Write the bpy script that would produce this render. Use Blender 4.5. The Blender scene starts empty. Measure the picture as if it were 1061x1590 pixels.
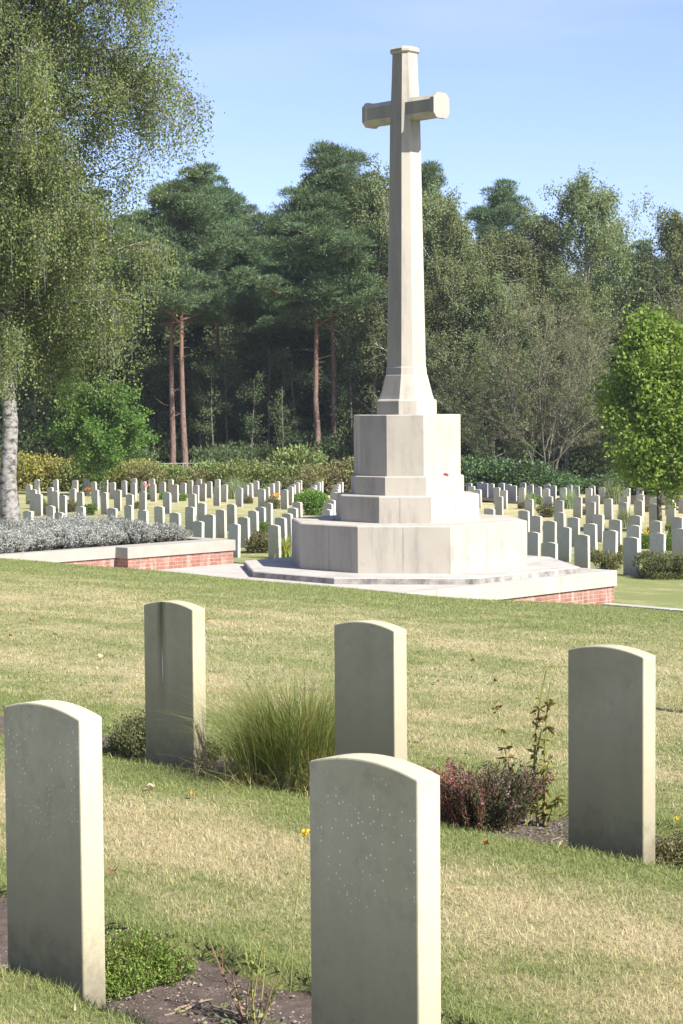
import bpy, bmesh, math, random
import numpy as np
from mathutils import Vector, Matrix
R = math.radians

# ------------------------------------------------------------------ camera, world, sun
sc = bpy.context.scene
COL = sc.collection
F_PX, PITCH, ROLL = 3000.0, R(3.178), R(0.41)
cam_d = bpy.data.cameras.new("camera")
cam = bpy.data.objects.new("camera", cam_d)
COL.objects.link(cam)
cam_d.sensor_fit = 'VERTICAL'
cam_d.sensor_height = 24.0
cam_d.sensor_width = 16.0
cam_d.lens = 24.0 * F_PX / 1590.0
cam_d.clip_start, cam_d.clip_end = 0.1, 4000.0
cam.matrix_world = Matrix.Rotation(R(90) - PITCH, 4, 'X') @ Matrix.Rotation(-ROLL, 4, 'Z')
sc.camera = cam

SUN_EL, SUN_AZ = R(41.0), R(131.0)          # azimuth clockwise from +Y
wd = bpy.data.worlds.new("World")
sc.world = wd
wd.use_nodes = True
wn = wd.node_tree
wn.nodes.clear()
w_out = wn.nodes.new('ShaderNodeOutputWorld')
w_bg = wn.nodes.new('ShaderNodeBackground')
w_sky = wn.nodes.new('ShaderNodeTexSky')
w_sky.sky_type = 'NISHITA'
w_sky.sun_disc = False
w_sky.sun_elevation = SUN_EL
w_sky.sun_rotation = SUN_AZ
w_sky.air_density = 0.8
w_sky.dust_density = 0.4
w_sky.ozone_density = 6.0
w_bg.inputs['Strength'].default_value = 0.085
w_tc = wn.nodes.new('ShaderNodeTexCoord')
w_map = wn.nodes.new('ShaderNodeMapping'); w_map.inputs['Scale'].default_value = (2.2, 2.2, 11.0); w_map.inputs['Location'].default_value = (.35, .0, .7)
w_nz = wn.nodes.new('ShaderNodeTexNoise'); w_nz.inputs['Scale'].default_value = 1.6; w_nz.inputs['Detail'].default_value = 6.0
w_mr = wn.nodes.new('ShaderNodeMapRange'); w_mr.inputs[1].default_value = .48; w_mr.inputs[2].default_value = .78; w_mr.inputs[3].default_value = .09; w_mr.inputs[4].default_value = .30
w_mix = wn.nodes.new('ShaderNodeMix'); w_mix.data_type = 'RGBA'; w_mix.inputs[7].default_value = (5.0, 5.2, 6.4, 1)
wn.links.new(w_tc.outputs['Generated'], w_map.inputs[0]); wn.links.new(w_map.outputs[0], w_nz.inputs['Vector'])
wn.links.new(w_nz.outputs['Fac'], w_mr.inputs[0]); wn.links.new(w_mr.outputs[0], w_mix.inputs[0])
w_tint = wn.nodes.new('ShaderNodeMix'); w_tint.data_type = 'RGBA'; w_tint.blend_type = 'MULTIPLY'
w_tint.inputs[0].default_value = 1.0; w_tint.inputs[7].default_value = (1.16, .97, 1.04, 1)
wn.links.new(w_sky.outputs[0], w_tint.inputs[6]); wn.links.new(w_tint.outputs[2], w_mix.inputs[6]); wn.links.new(w_mix.outputs[2], w_bg.inputs[0])
wn.links.new(w_bg.outputs[0], w_out.inputs[0])

sun_d = bpy.data.lights.new("sun", 'SUN')
sun_d.energy = 4.5
sun_d.angle = R(0.53)
sun_d.color = (1.0, 0.955, 0.89)
sun = bpy.data.objects.new("sun", sun_d)
COL.objects.link(sun)
sv = Vector((math.sin(SUN_AZ) * math.cos(SUN_EL), math.cos(SUN_AZ) * math.cos(SUN_EL), math.sin(SUN_EL)))
sun.rotation_euler = sv.to_track_quat('Z', 'Y').to_euler()

sc.view_settings.view_transform = 'Standard'
sc.view_settings.look = 'None'
sc.view_settings.gamma = 1.0
sc.view_settings.exposure = 1.36
sc.render.engine = 'CYCLES'
sc.cycles.max_bounces = 6
sc.cycles.diffuse_bounces = 3
sc.cycles.transmission_bounces = 3
sc.cycles.use_denoising = True

# ------------------------------------------------------------------ site frame
ANG = R(44.7)                                # the rows run along U, the lawn falls away along N
NV = np.array([math.sin(ANG), math.cos(ANG)])
UV = np.array([NV[1], -NV[0]])
RZ = -ANG                                    # local x = U, local y = N

def un2xy(u, n):
    return u * UV[0] + n * NV[0], u * UV[1] + n * NV[1]

def zg(n):
    """height of the ground at distance n along N"""
    n = np.asarray(n, float)
    z = np.interp(n, [-30, 3.45, 15.6, 16.2, 17.0, 22.0, 34.5, 76.0, 140.0, 2000.0],
                  [-0.6, -1.73, -2.14, -2.165, -2.30, -3.78, -3.78, -4.98, -5.2, -5.2])
    return z

def px_ray(px, py):
    du, dv = px - 530.5, py - 795.0
    cr, sr = math.cos(ROLL), math.sin(ROLL)
    a = du * cr - dv * sr
    b = du * sr + dv * cr
    c, s = math.cos(PITCH), math.sin(PITCH)
    return np.array([a / F_PX, c - (b / F_PX) * s, -s - (b / F_PX) * c])

def on_ground(px, py, h=0.0):
    """the site point h above the ground that was read off the photograph"""
    r = px_ray(px, py)
    rn = r[0] * NV[0] + r[1] * NV[1]
    t = np.arange(3.0, 260.0, 0.005)
    below = t * r[2] <= zg(t * rn) + h
    k = int(np.argmax(below)) if below.any() else len(t) - 1
    return r * t[k]

def at_depth(px, py, y):
    r = px_ray(px, py)
    return r * (y / r[1])

def gz_xy(x, y):
    return float(zg(x * NV[0] + y * NV[1]))

# ------------------------------------------------------------------ helpers
def tag(o, label=None, cat=None, group=None, kind=None):
    if label: o["label"] = label
    if cat: o["category"] = cat
    if group: o["group"] = group
    if kind: o["kind"] = kind
    return o

def empty(name, loc, rz=0.0, scale=1.0):
    o = bpy.data.objects.new(name, None)
    o.empty_display_size = 0.3
    o.location = loc
    o.rotation_euler = (0, 0, rz)
    o.scale = (scale,) * 3 if np.isscalar(scale) else scale
    COL.objects.link(o)
    return o

def copy_tree(o, parent=None):
    c = o.copy()
    COL.objects.link(c)
    if parent is not None:
        c.parent = parent
    for ch in list(o.children):
        copy_tree(ch, c)
    return c

class MB:
    """collects faces, links them as one mesh object"""
    def __init__(self):
        self.v, self.f4, self.f3, self.a, self.n = [], [], [], [], 0
    def add(self, v, f, rnd=None):
        v = np.asarray(v, np.float32).reshape(-1, 3)
        f = np.asarray(f, np.int32)
        if len(f):
            (self.f4 if f.shape[1] == 4 else self.f3).append(f + self.n)
        self.v.append(v)
        if rnd is None: rnd = 0.5
        self.a.append(np.broadcast_to(np.asarray(rnd, np.float32), (len(v),)))
        self.n += len(v)
    def build(self, name, mat, parent=None, smooth=False):
        v = np.concatenate(self.v)
        f4 = np.concatenate(self.f4) if self.f4 else np.zeros((0, 4), np.int32)
        f3 = np.concatenate(self.f3) if self.f3 else np.zeros((0, 3), np.int32)
        me = bpy.data.meshes.new(name)
        me.vertices.add(len(v))
        me.vertices.foreach_set('co', v.ravel())
        li = np.concatenate([f4.ravel(), f3.ravel()]).astype(np.int32)
        me.loops.add(len(li))
        me.loops.foreach_set('vertex_index', li)
        tot = np.concatenate([np.full(len(f4), 4), np.full(len(f3), 3)]).astype(np.int32)
        start = np.concatenate([[0], np.cumsum(tot)[:-1]]).astype(np.int32)
        me.polygons.add(len(tot))
        me.polygons.foreach_set('loop_start', start)
        me.polygons.foreach_set('loop_total', tot)
        me.polygons.foreach_set('use_smooth', np.full(len(tot), bool(smooth)))
        at = me.attributes.new('rnd', 'FLOAT', 'POINT')
        at.data.foreach_set('value', np.concatenate(self.a).astype(np.float32))
        me.update(calc_edges=True)
        me.materials.append(mat)
        o = bpy.data.objects.new(name, me)
        COL.objects.link(o)
        if parent is not None:
            o.parent = parent
        return o
    def tube(self, pts, rad, sides=6, rnd=0.5, cap=True):
        pts = np.asarray(pts, float)
        rad = np.broadcast_to(np.asarray(rad, float), (len(pts),))
        t = np.gradient(pts, axis=0)
        t /= np.linalg.norm(t, axis=1)[:, None] + 1e-9
        ref = np.array([0.0, 0.0, 1.0]) if abs(t[0][2]) < 0.85 else np.array([1.0, 0.0, 0.0])
        a = np.cross(t, ref); a /= np.linalg.norm(a, axis=1)[:, None] + 1e-9
        b = np.cross(t, a)
        th = np.linspace(0, 2 * np.pi, sides, endpoint=False)
        ring = (a[:, None, :] * np.cos(th)[None, :, None] + b[:, None, :] * np.sin(th)[None, :, None]) * rad[:, None, None]
        v = (pts[:, None, :] + ring).reshape(-1, 3)
        k = np.arange(len(pts) - 1)[:, None] * sides
        j = np.arange(sides)[None, :]
        j2 = (j + 1) % sides
        f = np.stack([k + j, k + j2, k + sides + j2, k + sides + j], -1).reshape(-1, 4)
        self.add(v, f, rnd)
    def leaves(self, p, d, L, W, rng, rnd=None, fold=0.0):
        """rhombic leaves at points p along directions d"""
        n = len(p)
        if n == 0: return
        d = d / (np.linalg.norm(d, axis=1)[:, None] + 1e-9)
        q = rng.normal(size=(n, 3))
        s = np.cross(d, q); s /= np.linalg.norm(s, axis=1)[:, None] + 1e-9
        L = np.broadcast_to(L, (n,))[:, None]; W = np.broadcast_to(W, (n,))[:, None]
        v = np.stack([p, p + d * L * .45 + s * W * .5, p + d * L, p + d * L * .45 - s * W * .5], 1).reshape(-1, 3)
        f = np.arange(4 * n).reshape(-1, 4)
        r = rng.random(n) if rnd is None else np.broadcast_to(rnd, (n,))
        self.add(v, f, np.repeat(r, 4))
    def blades(self, p, d, L, W, rng, bend, rnd=None, segs=2):
        """narrow grass blades that bend over towards d (horizontal unit vectors)"""
        n = len(p)
        side = np.stack([-d[:, 1], d[:, 0], np.zeros(n)], 1)
        ang = rng.random(n) * np.pi
        side = side * np.cos(ang)[:, None] + d * np.sin(ang)[:, None] * .6
        L = np.broadcast_to(L, (n,)); W = np.broadcast_to(W, (n,)); bend = np.broadcast_to(bend, (n,))
        rows = []
        for i in range(segs + 1):
            t = i / segs
            h = L * t * (1 - .45 * bend * t)
            o = L * bend * t * t
            c = p + d * o[:, None]
            c = c + np.stack([np.zeros(n), np.zeros(n), h], 1)
            w = W * (1 - t) * .5
            if i < segs:
                rows += [c - side * w[:, None], c + side * w[:, None]]
            else:
                rows += [c]
        m = len(rows)
        v = np.stack(rows, 1).reshape(-1, 3)
        base = np.arange(n)[:, None] * m
        r = rng.random(n) if rnd is None else np.broadcast_to(rnd, (n,))
        f4 = []
        for i in range(segs - 1):
            f4.append(base + np.array([[2 * i, 2 * i + 1, 2 * i + 3, 2 * i + 2]]))
        f3 = base + np.array([[2 * segs - 2, 2 * segs - 1, 2 * segs]])
        off = self.n
        self.add(v, np.concatenate(f4) if f4 else np.zeros((0, 4), int), np.repeat(r, m))
        self.f3.append((f3 + off).astype(np.int32))

# ------------------------------------------------------------------ materials
def new_mat(name):
    m = bpy.data.materials.new(name)
    m.use_nodes = True
    nt = m.node_tree
    nt.nodes.clear()
    return m, nt

class NT:
    def __init__(self, nt): self.t = nt
    def n(self, kind, **kw):
        nd = self.t.nodes.new(kind)
        for k, v in kw.items():
            if k in nd.inputs.keys(): nd.inputs[k].default_value = v
            else: setattr(nd, k, v)
        return nd
    def l(self, a, b): self.t.links.new(a, b)
    def noise(self, vec, scale, detail=4, rough=.55, w=None):
        nd = self.n('ShaderNodeTexNoise')
        nd.inputs['Scale'].default_value = scale
        nd.inputs['Detail'].default_value = detail
        nd.inputs['Roughness'].default_value = rough
        if vec is not None: self.l(vec, nd.inputs['Vector'])
        return nd.outputs['Fac']
    def ramp(self, fac, stops, interp='LINEAR'):
        nd = self.n('ShaderNodeValToRGB')
        cr = nd.color_ramp
        cr.interpolation = interp
        while len(cr.elements) < len(stops): cr.elements.new(.5)
        for e, (p, c) in zip(cr.elements, stops):
            e.position = p
            e.color = (*c, 1) if not np.isscalar(c) else (c, c, c, 1)
        self.l(fac, nd.inputs[0])
        return nd.outputs[0]
    def mix(self, fac, a, b, mode='MIX'):
        nd = self.n('ShaderNodeMix', data_type='RGBA', blend_type=mode)
        for sock, val in ((nd.inputs[0], fac), (nd.inputs[6], a), (nd.inputs[7], b)):
            if hasattr(val, 'links'): self.l(val, sock)
            elif np.isscalar(val): sock.default_value = val
            else: sock.default_value = (*val, 1)
        return nd.outputs[2]
    def math(self, op, a, b=0.0, clamp=False):
        nd = self.n('ShaderNodeMath', operation=op, use_clamp=clamp)
        for sock, val in ((nd.inputs[0], a), (nd.inputs[1], b)):
            if hasattr(val, 'links'): self.l(val, sock)
            else: sock.default_value = val
        return nd.outputs[0]
    def maprange(self, v, a, b, c=0.0, d=1.0):
        nd = self.n('ShaderNodeMapRange')
        self.l(v, nd.inputs[0])
        for i, x in enumerate((a, b, c, d)): nd.inputs[i + 1].default_value = x
        return nd.outputs[0]
    def mapping(self, vec, scale=(1, 1, 1), rot=(0, 0, 0), loc=(0, 0, 0)):
        nd = self.n('ShaderNodeMapping')
        nd.inputs['Scale'].default_value = scale
        nd.inputs['Rotation'].default_value = rot
        nd.inputs['Location'].default_value = loc
        self.l(vec, nd.inputs['Vector'])
        return nd.outputs[0]
    def bsdf(self, color, rough=.85, spec=.25, bump=None, bstr=.3, bdist=.01):
        b = self.n('ShaderNodeBsdfPrincipled')
        o = self.n('ShaderNodeOutputMaterial')
        if hasattr(color, 'links'): self.l(color, b.inputs['Base Color'])
        else: b.inputs['Base Color'].default_value = (*color, 1)
        b.inputs['Roughness'].default_value = rough
        b.inputs['Specular IOR Level'].default_value = spec
        if bump is not None:
            bn = self.n('ShaderNodeBump')
            bn.inputs['Strength'].default_value = bstr
            bn.inputs['Distance'].default_value = bdist
            self.l(bump, bn.inputs['Height'])
            self.l(bn.outputs[0], b.inputs['Normal'])
        self.l(b.outputs[0], o.inputs[0])
        return b, o

def leaf_mat(name, stops, trans=.35, obj_var=.12, rough=.6, spec=.3):
    m, nt = new_mat(name); g = NT(nt)
    at = g.n('ShaderNodeAttribute', attribute_name='rnd')
    c = g.ramp(at.outputs['Fac'], stops)
    oi = g.n('ShaderNodeObjectInfo')
    hs = g.n('ShaderNodeHueSaturation')
    g.l(g.maprange(oi.outputs['Random'], 0, 1, 1 - obj_var * 1.6, 1 + obj_var * 1.6), hs.inputs['Value'])
    g.l(g.maprange(oi.outputs['Random'], 0, 1, .5 - obj_var * .12, .5 + obj_var * .12), hs.inputs['Hue'])
    g.l(c, hs.inputs['Color'])
    b, o = g.bsdf(hs.outputs[0], rough, spec)
    tr = g.n('ShaderNodeBsdfTranslucent')
    g.l(g.mix(1.0, hs.outputs[0], (1.25, 1.2, .55), 'MULTIPLY'), tr.inputs[0])
    ms = g.n('ShaderNodeMixShader'); ms.inputs[0].default_value = trans
    g.l(b.outputs[0], ms.inputs[1]); g.l(tr.outputs[0], ms.inputs[2]); g.l(ms.outputs[0], o.inputs[0])
    return m

def bark_mat(name, c1, c2, scale=(6, 6, 1.5), hi=None, zsplit=None):
    m, nt = new_mat(name); g = NT(nt)
    tc = g.n('ShaderNodeTexCoord')
    v = g.mapping(tc.outputs['Object'], scale)
    nz = g.noise(v, 2.5, 6, .65)
    c = g.ramp(nz, [(.36, c1), (.56, c2)])
    if zsplit:
        sp = g.n('ShaderNodeSeparateXYZ'); g.l(tc.outputs['Object'], sp.inputs[0])
        c = g.mix(g.maprange(sp.outputs[2], *zsplit), c, hi)
    g.bsdf(c, .9, .15, nz, .7, .04)
    return m

def stone_mat(name, base=(.50, .46, .385), algae=.55, lichen=False, streak=False, low=.55, stain=.5, salt=0.0):
    """pale limestone; algae grows on the sides that face -Y of the object, grime near the soil"""
    m, nt = new_mat(name); g = NT(nt)
    tc = g.n('ShaderNodeTexCoord')
    oi = g.n('ShaderNodeObjectInfo')
    ofs = g.n('ShaderNodeVectorMath', operation='SCALE')
    cmb = g.n('ShaderNodeCombineXYZ')
    for i in range(3): g.l(oi.outputs['Random'], cmb.inputs[i])
    g.l(cmb.outputs[0], ofs.inputs[0]); ofs.inputs['Scale'].default_value = 37.0
    add = g.n('ShaderNodeVectorMath', operation='ADD')
    g.l(tc.outputs['Object'], add.inputs[0]); g.l(ofs.outputs[0], add.inputs[1])
    P = add.outputs[0]
    sp = g.n('ShaderNodeSeparateXYZ'); g.l(tc.outputs['Object'], sp.inputs[0])
    sn = g.n('ShaderNodeSeparateXYZ'); g.l(tc.outputs['Normal'], sn.inputs[0])
    big = g.noise(P, 3.2, 5, .6)
    fine = g.noise(P, 60, 4, .7)
    strk = g.noise(g.mapping(P, (14, 14, 1.1)), 1.0, 5, .6)
    c = g.mix(g.maprange(big, .35, .7), base, tuple(x * y for x, y in zip(base, (.86, .86, .80))))
    hs = g.n('ShaderNodeHueSaturation'); g.l(c, hs.inputs['Color'])
    g.l(g.maprange(oi.outputs['Random'], 0, 1, .86, 1.08), hs.inputs['Value']); c = hs.outputs[0]
    c = g.mix(g.math('MULTIPLY', g.maprange(fine, .5, .8), .22), c, (.30, .28, .24))
    back = g.maprange(sn.outputs[1], -.3, -.9)
    # algae film, strongest towards the soil, with runs
    am = g.math('MULTIPLY', g.maprange(g.math('ADD', g.math('MULTIPLY', strk, .75), g.math('MULTIPLY', big, .5)), .46, .74), back)
    am = g.math('MULTIPLY', am, algae * 1.25, True)
    c = g.mix(am, c, (.24, .225, .115))
    c = g.mix(g.math('MULTIPLY', back, .35 * algae), c, (.40, .38, .255))
    # splash grime
    gm = g.math('MULTIPLY', g.maprange(g.math('ADD', sp.outputs[2], g.math('MULTIPLY', big, .55)), .85, .18), low)
    gm = g.math('MULTIPLY', gm, g.maprange(sn.outputs[1], .5, -.5, .25, 1.0), True)
    c = g.mix(gm, c, (.145, .125, .07))
    spl = g.math('MULTIPLY', g.maprange(g.math('ADD', sp.outputs[2], g.math('MULTIPLY', g.noise(P, 16, 5, .7), .5)), .42, .22), low)
    c = g.mix(g.math('MULTIPLY', spl, .7), c, (.10, .085, .06))
    mott = g.noise(P, 22, 6, .75)
    c = g.mix(g.math('MULTIPLY', g.maprange(mott, .48, .72), .3), c, (.22, .205, .15))
    st = g.math('MULTIPLY', g.maprange(g.noise(P, 9, 6, .75), .58, .74), stain, True)
    c = g.mix(st, c, (.25, .235, .18))
    if streak:
        dx = g.math('ABSOLUTE', g.math('SUBTRACT', g.math('ADD', sp.outputs[0], g.math('MULTIPLY', g.math('SUBTRACT', big, .5), .05)), -.05))
        k = g.math('MULTIPLY', g.maprange(dx, .04, .0), g.maprange(sp.outputs[2], .25, .8))
        c = g.mix(g.math('MULTIPLY', g.math('MULTIPLY', k, back), .85), c, (.055, .065, .025))
        dx2 = g.math('ABSOLUTE', g.math('SUBTRACT', sp.outputs[0], -.045))
        k2 = g.math('MULTIPLY', g.maprange(dx2, .007, .002), g.math('MULTIPLY', g.maprange(sp.outputs[2], .42, .5), g.maprange(sp.outputs[2], .62, .54)))
        c = g.mix(g.math('MULTIPLY', g.math('MULTIPLY', k2, back), g.maprange(strk, .35, .6)), c, (.62, .62, .56))
    if lichen:
        vo = g.n('ShaderNodeTexVoronoi'); vo.inputs['Scale'].default_value = 74
        g.l(P, vo.inputs['Vector'])
        sel = g.n('ShaderNodeSeparateColor'); g.l(vo.outputs['Color'], sel.inputs[0])
        dot = g.math('MULTIPLY', g.math('MULTIPLY', back, g.maprange(vo.outputs['Distance'], .26, .17)), g.math('GREATER_THAN', sel.outputs[0], .66))
        zone = g.math('MULTIPLY', g.maprange(sp.outputs[2], .38, .58), g.maprange(sp.outputs[2], .83, .76))
        zone = g.math('MULTIPLY', zone, g.maprange(g.noise(P, 5, 2), .36, .50))
        c = g.mix(g.math('MULTIPLY', dot, zone, True), c, (.72, .72, .67))
        v2 = g.n('ShaderNodeTexVoronoi'); v2.inputs['Scale'].default_value = 31; g.l(P, v2.inputs['Vector'])
        s2 = g.n('ShaderNodeSeparateColor'); g.l(v2.outputs['Color'], s2.inputs[0])
        e2 = g.math('ADD', v2.outputs['Distance'], g.math('MULTIPLY', fine, .22))
        d2 = g.math('MULTIPLY', g.math('MULTIPLY', back, g.maprange(e2, .26, .20)), g.math('GREATER_THAN', s2.outputs[1], .62))
        c = g.mix(g.math('MULTIPLY', g.math('MULTIPLY', d2, zone), .8, True), c, (.55, .56, .50))
    if salt:
        c = g.mix(g.math('MULTIPLY', g.maprange(g.noise(P, 1.7, 5, .65), .5, .72), salt), c, (.26, .25, .225))
    hgt = g.math('ADD', g.math('MULTIPLY', fine, .5), g.math('MULTIPLY', big, .3))
    g.bsdf(c, .9, .12, hgt, .35, .006)
    return m

def simple_mat(name, c1, c2, scale=8.0, rough=.9, bstr=.4, bdist=.01, stretch=(1, 1, 1), spec=.2):
    m, nt = new_mat(name); g = NT(nt)
    tc = g.n('ShaderNodeTexCoord')
    nz = g.noise(g.mapping(tc.outputs['Object'], stretch), scale, 6, .65)
    g.bsdf(g.ramp(nz, [(.32, c1), (.68, c2)]), rough, spec, nz, bstr, bdist)
    return m

def turf_nodes(g, P):
    """where the lawn is straw dry and where it is green; P in site coordinates (x = U, y = N)"""
    sp = g.n('ShaderNodeSeparateXYZ'); g.l(P, sp.inputs[0])
    band = g.noise(g.mapping(P, (.35, 1.5, 1), loc=(3.1, 0.4, 0)), 1.0, 4, .6)
    patch = g.noise(P, 1.9, 5, .65)
    tiny = g.noise(P, 13, 4, .7)
    s = g.math('ADD', g.math('MULTIPLY', band, .62), g.math('MULTIPLY', patch, .58))
    s = g.math('ADD', s, g.math('SUBTRACT', g.math('MULTIPLY', tiny, .40), .13))
    # green strips along the beds, which are watered, dry strips between the rows
    fc = g.n('ShaderNodeFloatCurve')
    cv = fc.mapping.curves[0]
    pts = [(0, .52), (2.9, .56), (3.3, .40), (4.0, .16), (4.5, .50), (5.3, .66), (5.85, .42), (6.3, .2), (7.0, .27), (7.8, .5), (9.5, .54), (11.0, .46), (12.3, .56), (14.2, .40), (16.3, .20), (20, .25), (40, .4)]
    while len(cv.points) < len(pts): cv.points.new(.5, .5)
    for q, (x, y) in zip(cv.points, pts): q.location = (x / 40.0, y); q.handle_type = 'VECTOR'
    fc.mapping.update()
    g.l(g.math('DIVIDE', sp.outputs[1], 40.0), fc.inputs['Value'])
    s = g.math('ADD', s, g.math('MULTIPLY', g.math('SUBTRACT', fc.outputs[0], .45), .85))
    return g.maprange(s, .56, .90)

def site_coords(g):
    tc = g.n('ShaderNodeTexCoord')
    return g.mapping(tc.outputs['Object'], rot=(0, 0, ANG))

STRAW1, STRAW2 = (.50, .43, .25), (.41, .355, .185)
GREEN1, GREEN2 = (.165, .195, .06), (.24, .255, .10)

def mat_lawn():
    m, nt = new_mat('lawn'); g = NT(nt)
    P = site_coords(g)
    s = turf_nodes(g, P)
    f = g.noise(P, 55, 5, .75)
    straw = g.mix(f, STRAW2, STRAW1)
    green = g.mix(f, GREEN1, GREEN2)
    c = g.mix(s, green, straw)
    c = g.mix(g.maprange(g.noise(P, 120, 3, .8), .55, .8, 0, .5), c, (.10, .085, .04))
    g.bsdf(c, .95, .1, f, .9, .03)
    return m

def mat_lawn_blade():
    m, nt = new_mat('lawn_blade'); g = NT(nt)
    P = site_coords(g)
    s = turf_nodes(g, P)
    at = g.n('ShaderNodeAttribute', attribute_name='rnd')
    r = at.outputs['Fac']
    straw = g.ramp(r, [(0, (.60, .51, .31)), (.5, (.47, .395, .215)), (1, (.33, .275, .13))])
    green = g.ramp(r, [(0, (.32, .35, .13)), (.6, (.195, .235, .07)), (1, (.115, .155, .038))])
    pick = g.maprange(g.math('ADD', s, g.math('MULTIPLY', g.math('SUBTRACT', g.math('FRACT', g.math('MULTIPLY', r, 17.3)), .5), .8)), .25, .75)
    c = g.mix(pick, green, straw)
    b, o = g.bsdf(c, .7, .2)
    tr = g.n('ShaderNodeBsdfTranslucent'); g.l(c, tr.inputs[0])
    ms = g.n('ShaderNodeMixShader'); ms.inputs[0].default_value = .3
    g.l(b.outputs[0], ms.inputs[1]); g.l(tr.outputs[0], ms.inputs[2]); g.l(ms.outputs[0], o.inputs[0])
    return m

def mat_soil():
    m, nt = new_mat('soil'); g = NT(nt)
    tc = g.n('ShaderNodeTexCoord')
    P = tc.outputs['Object']
    a = g.noise(P, 14, 8, .75); b2 = g.noise(P, 70, 5, .8)
    c = g.ramp(a, [(.3, (.115, .088, .07)), (.55, (.19, .15, .122)), (.75, (.27, .22, .185))])
    c = g.mix(g.maprange(b2, .62, .75), c, (.33, .27, .22))
    g.bsdf(c, .95, .1, g.math('ADD', a, b2), 1.0, .03)
    return m

def mat_brick():
    m, nt = new_mat('red_brick'); g = NT(nt)
    tc = g.n('ShaderNodeTexCoord')
    sp = g.n('ShaderNodeSeparateXYZ'); g.l(tc.outputs['Object'], sp.inputs[0])
    cm = g.n('ShaderNodeCombineXYZ')
    g.l(g.math('ADD', sp.outputs[0], sp.outputs[1]), cm.inputs[0]); g.l(sp.outputs[2], cm.inputs[1])
    br = g.n('ShaderNodeTexBrick')
    br.inputs['Scale'].default_value = 1.0
    br.inputs['Brick Width'].default_value = .215
    br.inputs['Row Height'].default_value = .064
    br.inputs['Mortar Size'].default_value = .006
    br.inputs['Mortar Smooth'].default_value = .15
    br.inputs['Color1'].default_value = (.225, .095, .068, 1)
    br.inputs['Color2'].default_value = (.32, .15, .108, 1)
    br.inputs['Mortar'].default_value = (.34, .30, .26, 1)
    g.l(cm.outputs[0], br.inputs['Vector'])
    P = tc.outputs['Object']
    c = g.mix(g.maprange(g.noise(P, 5, 5), .4, .7, 0, .5), br.outputs['Color'], (.24, .11, .08))
    eff = g.math('MULTIPLY', g.maprange(g.noise(g.mapping(P, (7, 7, 1.4)), 1.0, 6, .7), .50, .68), .6)
    c = g.mix(eff, c, (.47, .42, .375))
    g.bsdf(c, .92, .1, g.math('SUBTRACT', g.noise(P, 60, 3), br.outputs['Fac']), .8, .008)
    return m

def mat_cross():
    m, nt = new_mat('portland_stone'); g = NT(nt)
    tc = g.n('ShaderNodeTexCoord'); P = tc.outputs['Object']
    big = g.noise(P, 1.1, 6, .62)
    run = g.noise(g.mapping(P, (5, 5, .7)), 1.0, 6, .68)
    fine = g.noise(P, 34, 5, .7)
    c = g.mix(g.maprange(big, .35, .7), (.405, .368, .305), (.355, .32, .26))
    dirt = g.math('MULTIPLY', g.maprange(run, .47, .66), g.maprange(big, .34, .56))
    c = g.mix(g.math('MULTIPLY', dirt, .55), c, (.20, .19, .17))
    c = g.mix(g.math('MULTIPLY', g.maprange(g.noise(P, 2.6, 7, .75), .60, .72), .45), c, (.17, .165, .15))
    c = g.mix(g.maprange(fine, .55, .85, 0, .25), c, (.28, .25, .21))
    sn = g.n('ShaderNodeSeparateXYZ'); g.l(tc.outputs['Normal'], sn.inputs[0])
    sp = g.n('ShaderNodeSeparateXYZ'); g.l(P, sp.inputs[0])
    stain_shade = g.math('MULTIPLY', g.maprange(sn.outputs[1], -.75, -.95), g.maprange(sp.outputs[2], 0.8, 4.0, .22, .74))  # stain plus shade painted into the faces towards -Y, deeper higher up
    stain_shade = g.math('MULTIPLY', stain_shade, g.maprange(run, .25, .6, .75, 1.0), True)
    c = g.mix(stain_shade, c, (.155, .148, .125))
    g.bsdf(c, .9, .12, fine, .25, .008)
    return m

def mat_step():
    m, nt = new_mat('weathered_stone'); g = NT(nt)
    tc = g.n('ShaderNodeTexCoord'); P = tc.outputs['Object']
    a = g.noise(P, 1.5, 8, .72); f = g.noise(P, 40, 4, .7)
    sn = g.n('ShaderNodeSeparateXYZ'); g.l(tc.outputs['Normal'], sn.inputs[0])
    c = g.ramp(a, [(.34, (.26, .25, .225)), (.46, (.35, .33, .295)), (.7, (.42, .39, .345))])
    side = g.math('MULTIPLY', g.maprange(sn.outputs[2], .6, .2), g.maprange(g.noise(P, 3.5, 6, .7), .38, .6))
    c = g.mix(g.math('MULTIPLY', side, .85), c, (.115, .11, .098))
    c = g.mix(g.maprange(f, .5, .8, 0, .3), c, (.3, .28, .25))
    g.bsdf(c, .9, .12, f, .3, .01)
    return m

M = {}
M['lawn'] = mat_lawn(); M['blade'] = mat_lawn_blade(); M['soil'] = mat_soil()
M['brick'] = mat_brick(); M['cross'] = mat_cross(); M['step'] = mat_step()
M['stone'] = stone_mat('headstone', base=(.52, .495, .44), algae=.08, low=.4, stain=.35)
M['stone_lichen'] = stone_mat('headstone_lichen', base=(.45, .415, .30), algae=.12, lichen=True, low=.85)
M['stone_streak'] = stone_mat('headstone_streak', base=(.42, .385, .26), algae=.28, streak=True, low=.85)
M['stone_plain'] = stone_mat('headstone_plain', base=(.44, .405, .285), algae=.2, low=.85)
M['coping'] = stone_mat('coping_stone', base=(.37, .345, .305), algae=.0, low=0, stain=.45, salt=.6)
M['mortar'] = simple_mat('mortar', (.16, .145, .125), (.30, .27, .235), 12.0)
M['paving'] = simple_mat('paving', (.32, .295, .26), (.42, .39, .345), 3.0)
M['forest_floor'] = simple_mat('forest_floor', (.030, .024, .016), (.075, .060, .035), 1.2)
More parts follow.
